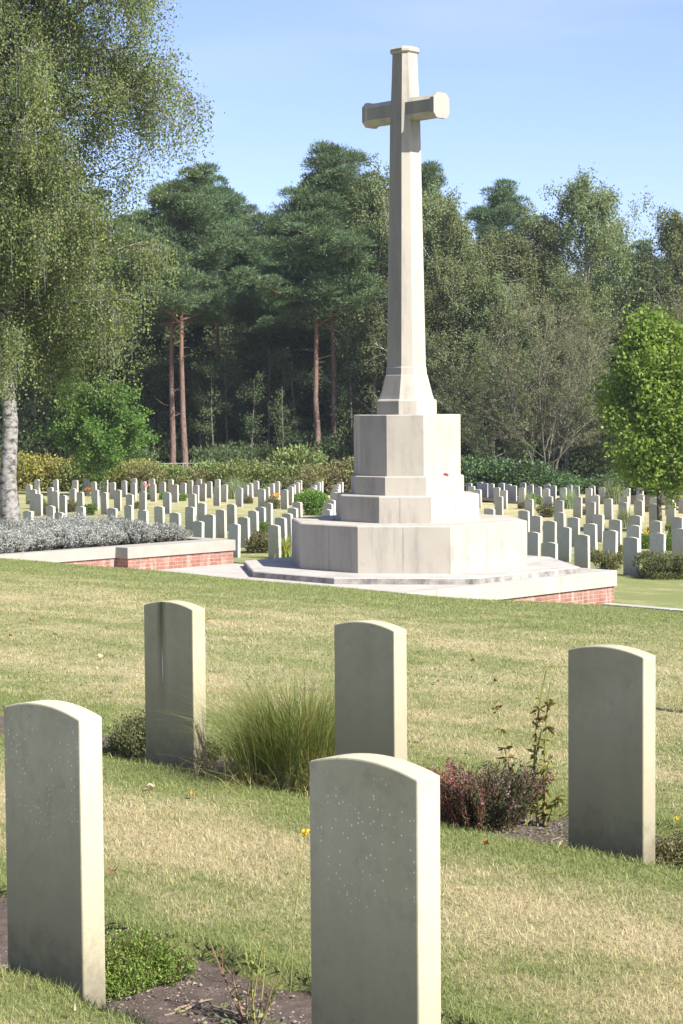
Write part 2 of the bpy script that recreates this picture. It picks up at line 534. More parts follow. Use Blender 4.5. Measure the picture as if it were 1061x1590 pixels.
M['birch_bark'] = bark_mat('birch_bark', (.06, .052, .045), (.46, .43, .38), (2.2, 2.2, 4.5))
M['near_birch_bark'] = bark_mat('near_birch_bark', (.04, .036, .032), (.27, .255, .235), (2.0, 2.0, 3.2))
M['pine_bark'] = bark_mat('pine_bark', (.09, .062, .05), (.20, .135, .105), (5, 5, 1.2), (.19, .108, .072), (5.0, 10.0))
M['bark'] = bark_mat('bark', (.05, .042, .032), (.13, .11, .085))
M['twig_bark'] = bark_mat('twig_bark', (.085, .075, .055), (.17, .15, .115))
M['birch_leaf'] = leaf_mat('birch_leaf', [(0, (.095, .13, .042)), (.6, (.15, .185, .068)), (.95, (.20, .22, .095)), (1, (.34, .31, .13))], rough=.8, spec=.12)
M['far_birch_leaf'] = leaf_mat('far_birch_leaf', [(0, (.105, .145, .062)), (.6, (.165, .205, .09)), (1, (.26, .275, .14))], rough=.8, spec=.12)
M['oak_leaf'] = leaf_mat('oak_leaf', [(0, (.065, .098, .042)), (.7, (.11, .148, .062)), (1, (.17, .20, .09))], rough=.8, spec=.12)
M['pine_leaf'] = leaf_mat('pine_leaf', [(0, (.062, .105, .052)), (.6, (.105, .158, .076)), (1, (.165, .21, .10))], .25, rough=.8, spec=.12)
M['gum_leaf'] = leaf_mat('gum_leaf', [(0, (.12, .225, .035)), (.6, (.185, .32, .055)), (1, (.30, .41, .09))], .45)
M['maple_leaf'] = leaf_mat('maple_leaf', [(0, (.055, .125, .02)), (.6, (.095, .185, .03)), (1, (.17, .26, .05))], .35)
M['brown_leaf'] = leaf_mat('brown_leaf', [(0, (.13, .12, .065)), (.4, (.175, .16, .09)), (.5, (.14, .16, .07)), (1, (.19, .21, .10))])
M['rhodo_leaf'] = leaf_mat('rhodo_leaf', [(0, (.075, .12, .03)), (.6, (.15, .195, .055)), (1, (.27, .29, .09))], .2)
M['yellow_bush_leaf'] = leaf_mat('yellow_bush_leaf', [(0, (.13, .16, .03)), (.6, (.25, .25, .05)), (1, (.40, .36, .08))], .2)
M['russet_bush_leaf'] = leaf_mat('russet_bush_leaf', [(0, (.12, .10, .045)), (.45, (.20, .15, .075)), (.55, (.14, .175, .05)), (1, (.22, .25, .08))], .2)
M['laurel_leaf'] = leaf_mat('laurel_leaf', [(0, (.035, .070, .024)), (.6, (.065, .12, .04)), (1, (.15, .22, .08))], .2, rough=.5, spec=.3)
M['lavender_leaf'] = leaf_mat('lavender_leaf', [(0, (.20, .215, .18)), (.6, (.31, .325, .295)), (1, (.42, .425, .42))], .15, .08)
M['box_leaf'] = leaf_mat('box_leaf', [(0, (.07, .085, .03)), (.6, (.12, .14, .05)), (1, (.18, .19, .08))], .2)
M['herb_leaf'] = leaf_mat('herb_leaf', [(0, (.06, .12, .02)), (.6, (.12, .21, .035)), (1, (.24, .30, .07))], .3)
M['dull_herb_leaf'] = leaf_mat('dull_herb_leaf', [(0, (.10, .085, .04)), (.6, (.13, .145, .05)), (1, (.22, .2, .1))], .3)
M['creeper_leaf'] = leaf_mat('creeper_leaf', [(0, (.09, .16, .03)), (.6, (.17, .27, .05)), (1, (.28, .38, .09))], .35)
M['tuft_leaf'] = leaf_mat('tuft_leaf', [(0, (.40, .32, .15)), (.16, (.28, .24, .09)), (.4, (.165, .185, .05)), (1, (.085, .125, .03))], .3)
M['seed_head'] = leaf_mat('seed_head', [(0, (.36, .31, .19)), (1, (.52, .47, .32))], .3)
M['pale_grass'] = leaf_mat('pale_grass', [(0, (.22, .27, .12)), (.5, (.20, .28, .13)), (1, (.33, .35, .2))], .3)
M['iris_leaf'] = leaf_mat('iris_leaf', [(0, (.20, .25, .03)), (.5, (.26, .32, .05)), (1, (.38, .37, .09))], .3)
M['heather_leaf'] = leaf_mat('heather_leaf', [(0, (.030, .035, .015)), (.6, (.06, .075, .03)), (1, (.10, .10, .045))], .2)
M['heather_red'] = leaf_mat('heather_red', [(0, (.09, .03, .018)), (.6, (.19, .055, .03)), (1, (.28, .10, .05))], .2)
M['heather_flower'] = leaf_mat('heather_flower', [(0, (.20, .075, .10)), (.6, (.34, .15, .19)), (1, (.46, .27, .30))], .3)
M['stem_green'] = simple_mat('stem_green', (.17, .17, .05), (.28, .26, .09), 20)
M['stem_brown'] = simple_mat('stem_brown', (.13, .075, .045), (.25, .16, .10), 20)
M['stem_red'] = simple_mat('stem_red', (.20, .075, .04), (.30, .13, .07), 20)
M['dry_stick'] = simple_mat('dry_stick', (.17, .12, .085), (.30, .23, .165), 20)
M['peony_leaf'] = leaf_mat('peony_leaf', [(0, (.12, .055, .02)), (.3, (.25, .16, .04)), (.55, (.30, .30, .07)), (1, (.15, .2, .05))], .35)
M['fallen_leaf'] = leaf_mat('fallen_leaf', [(0, (.22, .10, .04)), (.6, (.38, .22, .10)), (1, (.55, .45, .30))], .2, .3)
M['fallen_pale'] = leaf_mat('fallen_pale', [(0, (.36, .28, .18)), (1, (.48, .39, .27))], .2, .2)
M['pebble'] = simple_mat('pebble', (.12, .095, .075), (.28, .23, .19), 40.0)
M['poppy_red'] = simple_mat('poppy_red', (.34, .018, .02), (.46, .03, .03), 10)
M['black'] = simple_mat('poppy_black', (.012, .012, .012), (.03, .03, .03), 10)
M['yellow_flower'] = leaf_mat('yellow_flower', [(0, (.62, .40, .02)), (1, (.75, .55, .05))], .3)
M['orange_flower'] = leaf_mat('orange_flower', [(0, (.65, .22, .02)), (1, (.78, .34, .03))], .3)
M['pink_flower'] = leaf_mat('pink_flower', [(0, (.55, .20, .32)), (1, (.70, .34, .45))], .3)
M['fence_metal'] = simple_mat('fence_metal', (.30, .32, .30), (.42, .44, .42), 5)
# ------------------------------------------------------------------ ground, soil, paving
rng = np.random.default_rng(7)
BEDS = ((3.42, 4.06), (6.24, 6.92))

def bed_edges(u, k):
    lo, hi = BEDS[k]
    w = .025 * np.sin(u * 5.1 + k) + .02 * np.sin(u * 11.7 + 2 * k)
    return lo + .5 * w, hi + w

def in_bed(u, n, pad=0.0):
    m = np.zeros(np.shape(u), bool)
    for k in (0, 1):
        a, b = bed_edges(u, k)
        m |= (n > a - pad) & (n < b + pad)
    return m

def lawn_height(u, n):
    z = zg(n - .38 * np.clip((np.asarray(u) + 14.2) / 2.2, 0, 1) * (np.asarray(n) > 14) * np.clip((np.asarray(n) - 14) / 1.5, 0, 1)) + .012 * np.sin(u * 1.3 + n * .9) * np.sin(n * 1.7 - u * .6) * (n < 30)
    return np.where(in_bed(u, n), z - .085, z)

def grid_mesh(name, us, ns, hfun, mat):
    U, N = np.meshgrid(us, ns, indexing='ij')
    z = hfun(U, N)
    x, y = un2xy(U, N)
    mb = MB()
    a, b = U.shape
    idx = np.arange(a * b).reshape(a, b)
    f = np.stack([idx[:-1, :-1], idx[1:, :-1], idx[1:, 1:], idx[:-1, 1:]], -1).reshape(-1, 4)
    mb.add(np.stack([x, y, z], -1).reshape(-1, 3), f)
    return mb.build(name, mat, smooth=True)

us = np.concatenate([[-2500, -1200, -600, -300, -160, -90, -60, -45, -35], np.arange(-28, -11, .25), np.arange(-11, 0, .05), np.arange(0, 12, .3), [15, 25, 50, 120, 300, 700, 1500, 2500]])
ns = np.concatenate([[-2500, -900, -300, -90, -30, -12, -5], np.arange(-1, 2.5, .3), np.arange(2.5, 7.5, .03), np.arange(7.5, 15.4, .15), np.arange(15.4, 23, .1), np.arange(23, 35, .5), np.arange(35, 80, 2), [90, 110, 140, 200, 300, 600, 1200, 2500]])
lawn = tag(grid_mesh('lawn', us, ns, lawn_height, M['lawn']), kind='structure')

# soil of the two foreground beds: crumbly sheets lying in the cuts of the lawn
for k in (0, 1):
    su = np.arange(-10.5, -1.2, .025)
    lo, hi = BEDS[k]
    sn = np.linspace(lo - .04, hi + .04, 28)
    def hs(U, N):
        h = zg(N) - .055
        for fr, am in ((9, .007), (23, .005), (51, .004)):
            h = h + am * np.sin(U * fr + N * fr * .37) * np.sin(N * fr * 1.1 - U * fr * .5)
        return h + rng.normal(0, .0035, U.shape)
    tag(grid_mesh('soil_bed', su, sn, hs, M['soil']), kind='structure')
tag(grid_mesh('woodland_ground', np.concatenate([np.arange(-220, 60, 4)]), np.concatenate([np.arange(73, 130, 3), [150, 200, 300]]),
              lambda U, N: zg(N) + .05 + .12 * np.sin(U * .31) * np.sin(N * .4), M['forest_floor']), kind='structure')

def poly_prism(mb, pts, z0, z1, bev=0.0):
    """vertical prism over a polygon (counter-clockwise), with an optional chamfer along its upper edge"""
    p = np.asarray(pts, float)
    k = len(p)
    loops = [(p, z0)]
    if bev:
        c = p.mean(0)
        q = c + (p - c) * (1 - bev / np.abs(p - c).max())
        loops += [(p, z1 - bev), (q, z1)]
    else:
        loops += [(p, z1)]
    v = np.concatenate([np.column_stack([a, np.full(k, z)]) for a, z in loops])
    f = []
    for i in range(len(loops) - 1):
        for j in range(k):
            f.append([i * k + j, i * k + (j + 1) % k, (i + 1) * k + (j + 1) % k, (i + 1) * k + j])
    off = mb.n
    mb.add(v, f)
    top = (len(loops) - 1) * k
    c = np.array([[*loops[-1][0].mean(0), loops[-1][1]]])
    mb.add(np.concatenate([v[top:top + k], c]), [[j, (j + 1) % k, k] for j in range(k)])
    mb.add(np.concatenate([v[:k], [[*p.mean(0), z0]]]), [[(j + 1) % k, j, k] for j in range(k)])

def box(mb, x0, x1, y0, y1, z0, z1, bev=0.0):
    poly_prism(mb, [(x0, y0), (x1, y0), (x1, y1), (x0, y1)], z0, z1, bev)

C_XY = np.array([1.157, 34.0])
C_U, C_N = C_XY @ UV, C_XY @ NV

def local_root(name, u, n, z):
    x, y = un2xy(u, n)
    return empty(name, (x, y, z), RZ)

# terrace that carries the cross: brick retaining wall, stone coping, paving
PZ = -2.915
ter = local_root('stone_terrace', C_U, C_N, PZ)
tag(ter, 'low paved terrace with red brick retaining wall and pale stone coping under the cross', 'terrace')
UR, NB, NF = 2.90, 2.24, -5.6
mb = MB(); box(mb, -9.5, UR - .32, NF, -.86, -.14, 0.0); box(mb, -3.05, UR - .32, -.862, NB - .3, -.14, -.003); mb.build('paving', M['paving'], ter)
mb = MB()
edges = np.linspace(NF, NB, 6)
for i in range(5):
    box(mb, UR - .318, UR, edges[i] + .003, edges[i + 1] - .003, -.27, .002, .012)
eb = np.linspace(UR - .32, -3.05, 5)
for i in range(4):
    box(mb, eb[i + 1] + .003, eb[i] - .003, NB - .298, NB, -.27, .002, .012)
mb.build('coping', M['coping'], ter)
mb = MB(); box(mb, UR - .26, UR - .035, NF, NB - .035, -1.2, -.27); box(mb, -3.0, UR - .261, NB - .25, NB - .035, -1.2, -.27); box(mb, -9.5, -3.001, -1.1, -.88, -1.2, -.141)
mb.build('brick_wall', M['brick'], ter)

# raised brick planter with the lavender
pl = local_root('brick_planter', C_U, C_N, PZ)
tag(pl, 'raised brick planter with pale stone coping that holds the grey lavender', 'planter')
WU, WN, WT, WR = -3.35, -1.05, .44, -3.52      # face, far end, height, nearer face
mb = MB()
box(mb, WR - .4, WU, -3.60, -1.05, .243, WT, .012)
box(mb, WR - .4, WU - .33, -8.5, -3.602, .243, WT, .012)
box(mb, -9.3, WR - .402, -1.38, -1.05, .243, WT, .012)
mb.build('coping', M['coping'], pl)
mb = MB()
box(mb, WR - .3, WU - .03, -3.57, -1.08, .001, .243)
box(mb, WR - .3, WU - .36, -8.5, -3.571, .001, .243)
box(mb, -9.3, WR - .301, -1.30, -1.08, .001, .243)
mb.build('brick_wall', M['brick'], pl)
mb = MB(); box(mb, -9.3, WR - .41, -8.5, -1.39, .1, .36); mb.build('soil', M['soil'], pl)

# narrow stone channel along the crest of the lawn, right of the terrace
k_r = local_root('stone_edging', -11.0, 16.78, float(zg(16.4)))
tag(k_r, 'thin pale stone edging strip along the lawn crest right of the terrace', 'edging')
mb = MB()
for i in range(6):
    box(mb, -1.6 + i * .9, -.706 + i * .9, -.07, .07, -.2, .035, .006)
mb.build('edging_stone', M['step'], k_r)

# ------------------------------------------------------------------ the cross
def octo(au, an, cu, cn):
    return np.array([(-au + cu, -an), (au - cu, -an), (au, -an + cn), (au, an - cn), (au - cu, an), (-au + cu, an), (-au, an - cn), (-au, -an + cn)])

def loft(mb, secs):
    """secs: (octagon, z); closed below and above"""
    k = len(secs[0][0])
    v = np.concatenate([np.column_stack([o, np.full(k, z)]) for o, z in secs])
    f = [[i * k + j, i * k + (j + 1) % k, (i + 1) * k + (j + 1) % k, (i + 1) * k + j] for i in range(len(secs) - 1) for j in range(k)]
    mb.add(v, f)
    top = v[-k:]; mb.add(np.concatenate([top, top.mean(0)[None]]), [[j, (j + 1) % k, k] for j in range(k)])
    bot = v[:k]; mb.add(np.concatenate([bot, bot.mean(0)[None]]), [[(j + 1) % k, j, k] for j in range(k)])

def oct_block(mb, au, an, cu, cn, z0, z1, b=.014):
    o = octo(au, an, cu, cn)
    loft(mb, [(o, z0), (o, z1 - b), (octo(au - b, an - b, cu, cn), z1)])

cross = empty('memorial_cross', (C_XY[0], C_XY[1], PZ), RZ)
tag(cross, 'tall pale stone memorial cross on a stepped octagonal base', 'stone cross')
Z = lambda z: z - PZ
mb = MB(); oct_block(mb, 2.74, 2.81, 1.77, 1.40, 0.001, Z(-2.81)); mb.build('step', M['step'], cross)
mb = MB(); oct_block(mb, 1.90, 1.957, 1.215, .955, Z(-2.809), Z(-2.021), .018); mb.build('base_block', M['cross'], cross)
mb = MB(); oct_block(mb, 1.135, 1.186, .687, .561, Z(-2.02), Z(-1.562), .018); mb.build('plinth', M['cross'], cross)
mb = MB()
oct_block(mb, .90, .938, .543, .445, Z(-1.561), Z(-1.236), .014)
oct_block(mb, .835, .857, .512, .378, Z(-1.237), Z(-.179), .012)
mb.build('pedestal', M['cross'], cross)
so = lambda a, c: octo(a, a, c, c)
mb = MB()
loft(mb, [(so(.478, .22), Z(-.178)), (so(.478, .22), Z(.055)), (so(.462, .213), Z(.075)), (so(.436, .203), Z(.092)), (so(.418, .195), Z(.15)),
          (so(.335, .152), Z(.50)), (so(.326, .150), Z(.515)), (so(.318, .146), Z(.64)), (so(.308, .140), Z(.655)),
          (so(.262, .115), Z(3.2)), (so(.236, .102), Z(4.88)), (so(.205, .085), Z(5.6)), (so(.190, .077), Z(6.085))])
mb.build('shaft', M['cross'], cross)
mb = MB()
loft(mb, [(so(.197, .078), Z(6.080)), (so(.222, .088), Z(6.105)), (so(.222, .088), Z(6.15)), (so(.19, .075), Z(6.185)), (so(.12, .045), Z(6.20))])
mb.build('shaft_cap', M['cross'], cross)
mb = MB()
def arm_sec(h, w, c, x):
    o = octo(w, h, c, c)            # (n, z) section
    return np.column_stack([np.full(8, x), o])
zc = Z(5.105)
secs = [arm_sec(.215, .200, .085, -.85), arm_sec(.215, .200, .085, -.78), arm_sec(.19, .178, .085, -.745), arm_sec(.195, .184, .085, 0),
        arm_sec(.19, .178, .085, .745), arm_sec(.215, .200, .085, .78), arm_sec(.215, .200, .085, .85)]
v = np.concatenate(secs); v[:, 2] += zc
f = [[i * 8 + j, i * 8 + (j + 1) % 8, (i + 1) * 8 + (j + 1) % 8, (i + 1) * 8 + j] for i in range(6) for j in range(8)]
mb.add(v, f)
for s, fl in ((v[:8], True), (v[-8:], False)):
    mb.add(np.concatenate([s, s.mean(0)[None]]), [([(j + 1) % 8, j, 8] if fl else [j, (j + 1) % 8, 8]) for j in range(8)])
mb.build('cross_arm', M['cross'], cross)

def joint(u0, n0, u1, n1, f, z0, z1):
    a, b = np.array([u0, n0]), np.array([u1, n1])
    c = a + (b - a) * f; d = (b - a) / np.linalg.norm(b - a); o = np.array([d[1], -d[0]])
    mj = MB()
    poly_prism(mj, [c - d * .005 - o * .02, c - d * .005 + o * .0015, c + d * .005 + o * .0015, c + d * .005 - o * .02][::-1], z0, z1)
    mj.build('mortar_joint', M['mortar'], cross)
B8 = octo(1.90, 1.957, 1.215, .955); P8 = octo(1.135, 1.186, .687, .561)
for i, f in ((0, .5), (7, .42), (1, .49), (2, .46), (6, .5)):
    joint(*B8[i], *B8[(i + 1) % 8], f, Z(-2.80), Z(-2.042))
for i, f in ((1, .40), (7, .55), (2, .5)):
    joint(*P8[i], *P8[(i + 1) % 8], f, Z(-2.015), Z(-1.585))
S8 = octo(2.74, 2.81, 1.77, 1.40)
for i in range(8):
    for f in (.3, .68):
        joint(*S8[i], *S8[(i + 1) % 8], f, .004, Z(-2.828))

# small things left on the base
pp = empty('paper_poppy', (0, 0, 0))
p_pos = at_depth(687, 735.5, 33.25)
uu, nn = p_pos[:2] @ UV - C_U, p_pos[:2] @ NV - C_N
x, y = un2xy(C_U + .868, C_N + .06)
pp.location = (x, y, -1.228); pp.rotation_euler = (0, R(38), RZ)
tag(pp, 'small red paper poppy left on the ledge of the cross pedestal', 'poppy')
mb = MB()
for i in range(4):
    a = i * math.pi / 2
    th = np.linspace(-.75, .75, 7)
    pts = [(0, 0, .004)] + [(math.cos(a + t) * .045 * (1 - .15 * t * t), math.sin(a + t) * .045 * (1 - .15 * t * t), .012 + .004 * (i % 2)) for t in th]
    mb.add(pts, [[0, j, j + 1] for j in range(1, 7)])
mb.build('petal_ring', M['poppy_red'], pp)
mb = MB(); mb.tube([(0, 0, .008), (0, 0, .02), (0, 0, .026)], [.013, .012, .003], 10); mb.build('flower_centre', M['black'], pp)

def blob(name, r, mat, seed, parent=None):
    bm = bmesh.new()
    bmesh.ops.create_icosphere(bm, subdivisions=2, radius=1)
    g = random.Random(seed)
    ph = [g.uniform(0, 6) for _ in range(6)]
    for w in bm.verts:
        k = 1 + .16 * math.sin(3 * w.co.x + ph[0]) + .13 * math.sin(4 * w.co.y + ph[1]) + .1 * math.sin(5 * w.co.z + ph[2])
        w.co = Vector((w.co.x * r[0] * k, w.co.y * r[1] * k, w.co.z * r[2] * k))
    me = bpy.data.meshes.new(name); bm.to_mesh(me); bm.free()
    for q in me.polygons: q.use_smooth = True
    me.materials.append(mat)
    o = bpy.data.objects.new(name, me); COL.objects.link(o)
    if parent: o.parent = parent
    return o
o = blob('pebble', (.045, .035, .03), M['coping'], 3)
q = at_depth(517, 806, 33.0); x, y = un2xy(C_U - 1.62, C_N - .42)
P_ = px_ray(517, 806); t_ = -2.0 / P_[2]; o.location = Vector(P_ * t_) + Vector((0, 0, .006))
tag(o, 'little white pebble lying on the wide base block of the cross', 'pebble')

# ------------------------------------------------------------------ headstones
def headstone_mesh(seed=0, fine=True):
    """arched war-grave slab; origin on the soil under the middle, +Y is the inscribed side"""
    g = random.Random(seed)
    bm = bmesh.new()
    W, T, H, rise = .19, .0425, .813, .028
    prof = [(-W, -.12), (W, -.12), (W, H)]
    k = 14 if fine else 7
    for i in range(1, k):
        t = i / k
        prof.append((W - 2 * W * t, H + rise * (1 - (2 * t - 1) ** 2)))
    prof.append((-W, H))
    vs = [bm.verts.new((p[0], -T, p[1])) for p in prof]
    fc = bm.faces.new(vs)
    ex = bmesh.ops.extrude_face_region(bm, geom=[fc])
    bmesh.ops.translate(bm, vec=(0, 2 * T, 0), verts=[e for e in ex['geom'] if isinstance(e, bmesh.types.BMVert)])
    bmesh.ops.recalc_face_normals(bm, faces=bm.faces)
    if fine:
        ed = [e for e in bm.edges if e.calc_face_angle(0) > .5]
        bmesh.ops.bevel(bm, geom=ed, offset=.005, segments=2, affect='EDGES', profile=.5)
    me = bpy.data.meshes.new('headstone')
    bm.to_mesh(me); bm.free()
    return me

ms_fine, ms_far = headstone_mesh(fine=True), headstone_mesh(fine=False)
def headstone(me, mat, u, n, z, label, group=None, yaw=0.0, tilt=0.0):
    o = bpy.data.objects.new('headstone', me)
    COL.objects.link(o)
    x, y = un2xy(u, n)
    o.location = (x, y, z); o.rotation_euler = (tilt, 0, RZ + yaw)
    tag(o, label, 'headstone', group)
    return o

def row_stone(px, py_c, n_face, mat, label):
    """front right edge at pixel column px, near face on the line n_face"""
    r = px_ray(px, py_c); t = n_face / (r[:2] @ NV); P = r * t
    u = P[:2] @ UV - .19; n = n_face + .0425
    me = ms_fine.copy(); me.materials.append(mat)
    return headstone(me, mat, u, n, float(zg(n_face)) - .0, label, 'headstones of the two foreground rows')
row_stone(123.5, 1119.5, 3.45, M['stone_lichen'], 'headstone with its back speckled white at the left edge, in front of the green creeper')
row_stone(648.5, 1209, 3.45, M['stone_lichen'], 'nearest and largest headstone, back speckled white, standing before the pink heather')
row_stone(299, 947.5, 6.27, M['stone_streak'], 'headstone with a dark vertical stain down its back, left of the tall grass clump')
row_stone(612, 976, 6.27, M['stone_plain'], 'plain greenish headstone right of the tall grass clump, partly behind the nearest stone')
row_stone(999.5, 1020.6, 6.27, M['stone_plain'], 'plain greenish headstone at the right edge beside the yellowing peony stems')
me = ms_fine.copy(); me.materials.append(M['stone_plain'])
xy = np.array([2.80, 11.55])
headstone(me, M['stone_plain'], xy @ UV, xy @ NV, float(zg(xy @ NV)), 'headstone just outside the right edge that throws a shadow onto the lawn')

FAR = []     # pixels of the top right corner of each far stone's near face
def zoomed(x0, y0, k, pts): FAR.extend((x0 + a / k, y0 + b / k) for a, b in pts)
zoomed(20, 720, 5.894, [(165, 205), (205, 245), (255, 280), (240, 148), (365, 220), (410, 155), (415, 255), (480, 295), (375, 390), (455, 455), (165, 435), (585, 160), (565, 225), (640, 262), (650, 400), (690, 145), (760, 170), (775, 240), (862, 150), (930, 175), (862, 270), (980, 245), (1035, 160), (940, 418)])
zoomed(180, 720, 5.305, [(35, 220), (165, 125), (160, 165), (245, 148), (132, 255), (130, 345), (240, 230), (315, 130), (325, 172), (400, 155), (470, 135), (440, 240), (545, 122), (505, 178), (570, 165), (630, 142), (650, 248), (675, 185), (700, 128), (735, 172), (788, 148), (853, 132), (850, 195), (910, 178), (955, 155), (1035, 200), (730, 325), (385, 355), (250, 392), (520, 408), (635, 365), (705, 480), (800, 430), (895, 385), (980, 340)])
zoomed(340, 720, 5.052, [(148, 485), (228, 428), (300, 380), (355, 342), (408, 305), (222, 175), (262, 155), (308, 140), (340, 122), (195, 118), (355, 200), (390, 185), (432, 160), (470, 145), (487, 125), (535, 208), (575, 188), (593, 165), (628, 150), (648, 130), (740, 215), (750, 192), (760, 172), (793, 150), (810, 138), (930, 205), (940, 185), (947, 165), (968, 145), (1000, 108), (640, 312), (610, 350), (570, 395), (520, 438), (470, 490), (903, 295), (885, 325), (875, 365), (925, 228)])
zoomed(715, 735, 5.735, [(195, 80), (240, 92), (298, 102), (348, 128), (410, 158), (388, 85), (452, 100), (495, 115), (98, 97), (125, 122), (183, 150), (372, 212), (293, 322), (570, 138), (578, 90), (645, 105), (718, 122), (795, 100), (847, 110), (790, 145), (938, 130), (990, 105), (1055, 115), (640, 232), (815, 212), (910, 242), (605, 335), (712, 385), (925, 350), (838, 440), (690, 545), (845, 625), (970, 500), (1050, 398)])
zoomed(880, 735, 5.862, [(225, 140), (255, 115), (347, 130), (130, 225), (290, 205), (250, 262), (325, 375), (412, 235), (570, 135), (553, 215), (548, 272), (692, 128), (700, 195), (690, 248), (675, 395), (660, 490), (645, 605), (825, 225), (832, 290), (920, 138), (965, 205), (985, 260), (1050, 410), (1085, 195), (860, 445), (880, 560), (1075, 515), (265, 468), (195, 590), (485, 430), (445, 540)])

def far_stone(px, py):
    r = px_ray(px, py)
    rn = r[:2] @ NV
    t = np.arange(30, 140, .02)
    z = np.interp(t * rn, [0, 34.5, 76, 200], [-3.78, -3.78, -4.98, -5.2])
    k = int(np.argmax(t * r[2] <= z + .813))
    n = t[k] * rn
    row = round((n - 32.45) / 2.62)
    n2 = 32.45 + 2.62 * row
    n2 = n + (n2 - n) * .35
    P = r * (n2 / rn)
    return row, P[:2] @ UV - .19, n2 + .0425, px
ORD = ['first', 'second', 'third', 'fourth', 'fifth', 'sixth', 'seventh', 'eighth', 'ninth', 'tenth', 'eleventh', 'twelfth', 'thirteenth', 'fourteenth', 'fifteenth', 'sixteenth', 'seventeenth', 'eighteenth', 'nineteenth', 'twentieth', 'twenty-first', 'twenty-second', 'twenty-third', 'twenty-fourth']
ms_far.materials.append(M['stone'])
stones = [far_stone(*p) for p in FAR]
for side in ('left', 'right'):
    sel = [s for s in stones if (s[3] < 632) == (side == 'left')]
    rows = sorted({s[0] for s in sel})
    for ri, row in enumerate(rows):
        inrow = sorted([s for s in sel if s[0] == row], key=lambda s: s[3])
        for k, (_, u, n, px) in enumerate(inrow):
            seed = int(px * 7 + n * 13)
            g = random.Random(seed)
            where = 'nearest row' if ri == 0 else (ORD[ri] + ' row back')
            lab = 'headstone %s from left, %s of field %s of the cross' % (ORD[min(k, 23)], where, side)
            headstone(ms_far, None, u, n, float(zg(n)) + g.uniform(-.02, .015), lab, 'headstones in the field %s of the cross' % side,
                      g.uniform(-.06, .06), g.uniform(-.03, .03))
# ------------------------------------------------------------------ lawn grass
def lawn_grass():
    rg = np.random.default_rng(11)
    mb = MB()
    for d0, d1, dens, L, W in ((3.9, 6.2, 19000, .036, .0031), (6.2, 8.5, 12000, .036, .0037), (8.5, 13, 6000, .036, .0050), (13, 27.5, 2000, .036, .008)):
        half = lambda d: d * .28 + 1.4
        area = (d1 - d0) * (half(d0) + half(d1))
        m = int(area * dens)
        y = np.sqrt(rg.uniform(d0 ** 2, d1 ** 2, m))
        x = rg.uniform(-1, 1, m) * half(y)
        u = x * UV[0] + y * UV[1]; n = x * NV[0] + y * NV[1]
        ok = (n < 17.0) & (n > 2.2) & ~in_bed(u, n, -.006)
        x, y, u, n = x[ok], y[ok], u[ok], n[ok]
        z = lawn_height(u, n) - .004
        near_edge = in_bed(u, n, .07)
        a = rg.uniform(0, 2 * np.pi, len(x))
        d = np.column_stack([np.cos(a), np.sin(a), np.zeros(len(x))])
        Ls = L * rg.uniform(.45, 1.25, len(x)) * np.where(near_edge, 1.35, 1)
        mb.blades(np.column_stack([x, y, z]), d, Ls, W * rg.uniform(.7, 1.3, len(x)), rg, rg.uniform(.4, 1.5, len(x)))
    o = mb.build('lawn_grass', M['blade'])
    tag(o, 'short mown grass, partly straw dry, covering the foreground lawn', 'grass', kind='stuff')
lawn_grass()

# ------------------------------------------------------------------ foreground plants
def hdir(rg, n):
    a = rg.uniform(0, 2 * np.pi, n)
    return np.column_stack([np.cos(a), np.sin(a), np.zeros(n)])

def site(u, n, name, dz=0.0, rz=0.0):
    x, y = un2xy(u, n)
    return empty(name, (x, y, float(zg(n)) + dz), rz)

# tall ornamental grass clump
rg = np.random.default_rng(21)
t = site(-6.80, 6.55, 'ornamental_grass', -.05)
tag(t, 'big arching clump of feathery ornamental grass in the bed between two headstones', 'grass clump')
mb = MB()
nb = 4600
p = np.column_stack([rg.normal(0, .115, (nb, 2)), np.zeros(nb)])
d = hdir(rg, nb) * .6 + p / (np.linalg.norm(p, axis=1)[:, None] + .02) * .8
d /= np.linalg.norm(d, axis=1)[:, None] + 1e-9
L = rg.uniform(.36, .78, nb)
mb.blades(p, d, L, rg.uniform(.0036, .0062, nb), rg, rg.uniform(.15, 1.0, nb), np.clip(.02 + .98 * rg.random(nb), 0, 1), 6)
nb = 1700
p = np.column_stack([rg.normal(0, .17, (nb, 2)), np.zeros(nb)])
mb.blades(p, hdir(rg, nb), rg.uniform(.14, .36, nb), .006, rg, rg.uniform(.7, 1.5, nb), rg.uniform(0, .14, nb), 4)
mb.build('blade_clump', M['tuft_leaf'], t)
mb = MB()
for i in range(26):
    a = rg.uniform(0, 6.28); r = rg.uniform(.05, .26); h = rg.uniform(.42, .60)
    c = np.array([math.cos(a) * r, math.sin(a) * r, h])
    k = 90
    s = rg.uniform(0, 1, k)
    ax = np.array([math.cos(a) * .4, math.sin(a) * .4, .9])
    mb.leaves(c + ax * (s[:, None] - .5) * .09, rg.normal(size=(k, 3)) + ax * .8, .016, .0022, rg)
mb.build('seed_head', M['seed_head'], t)

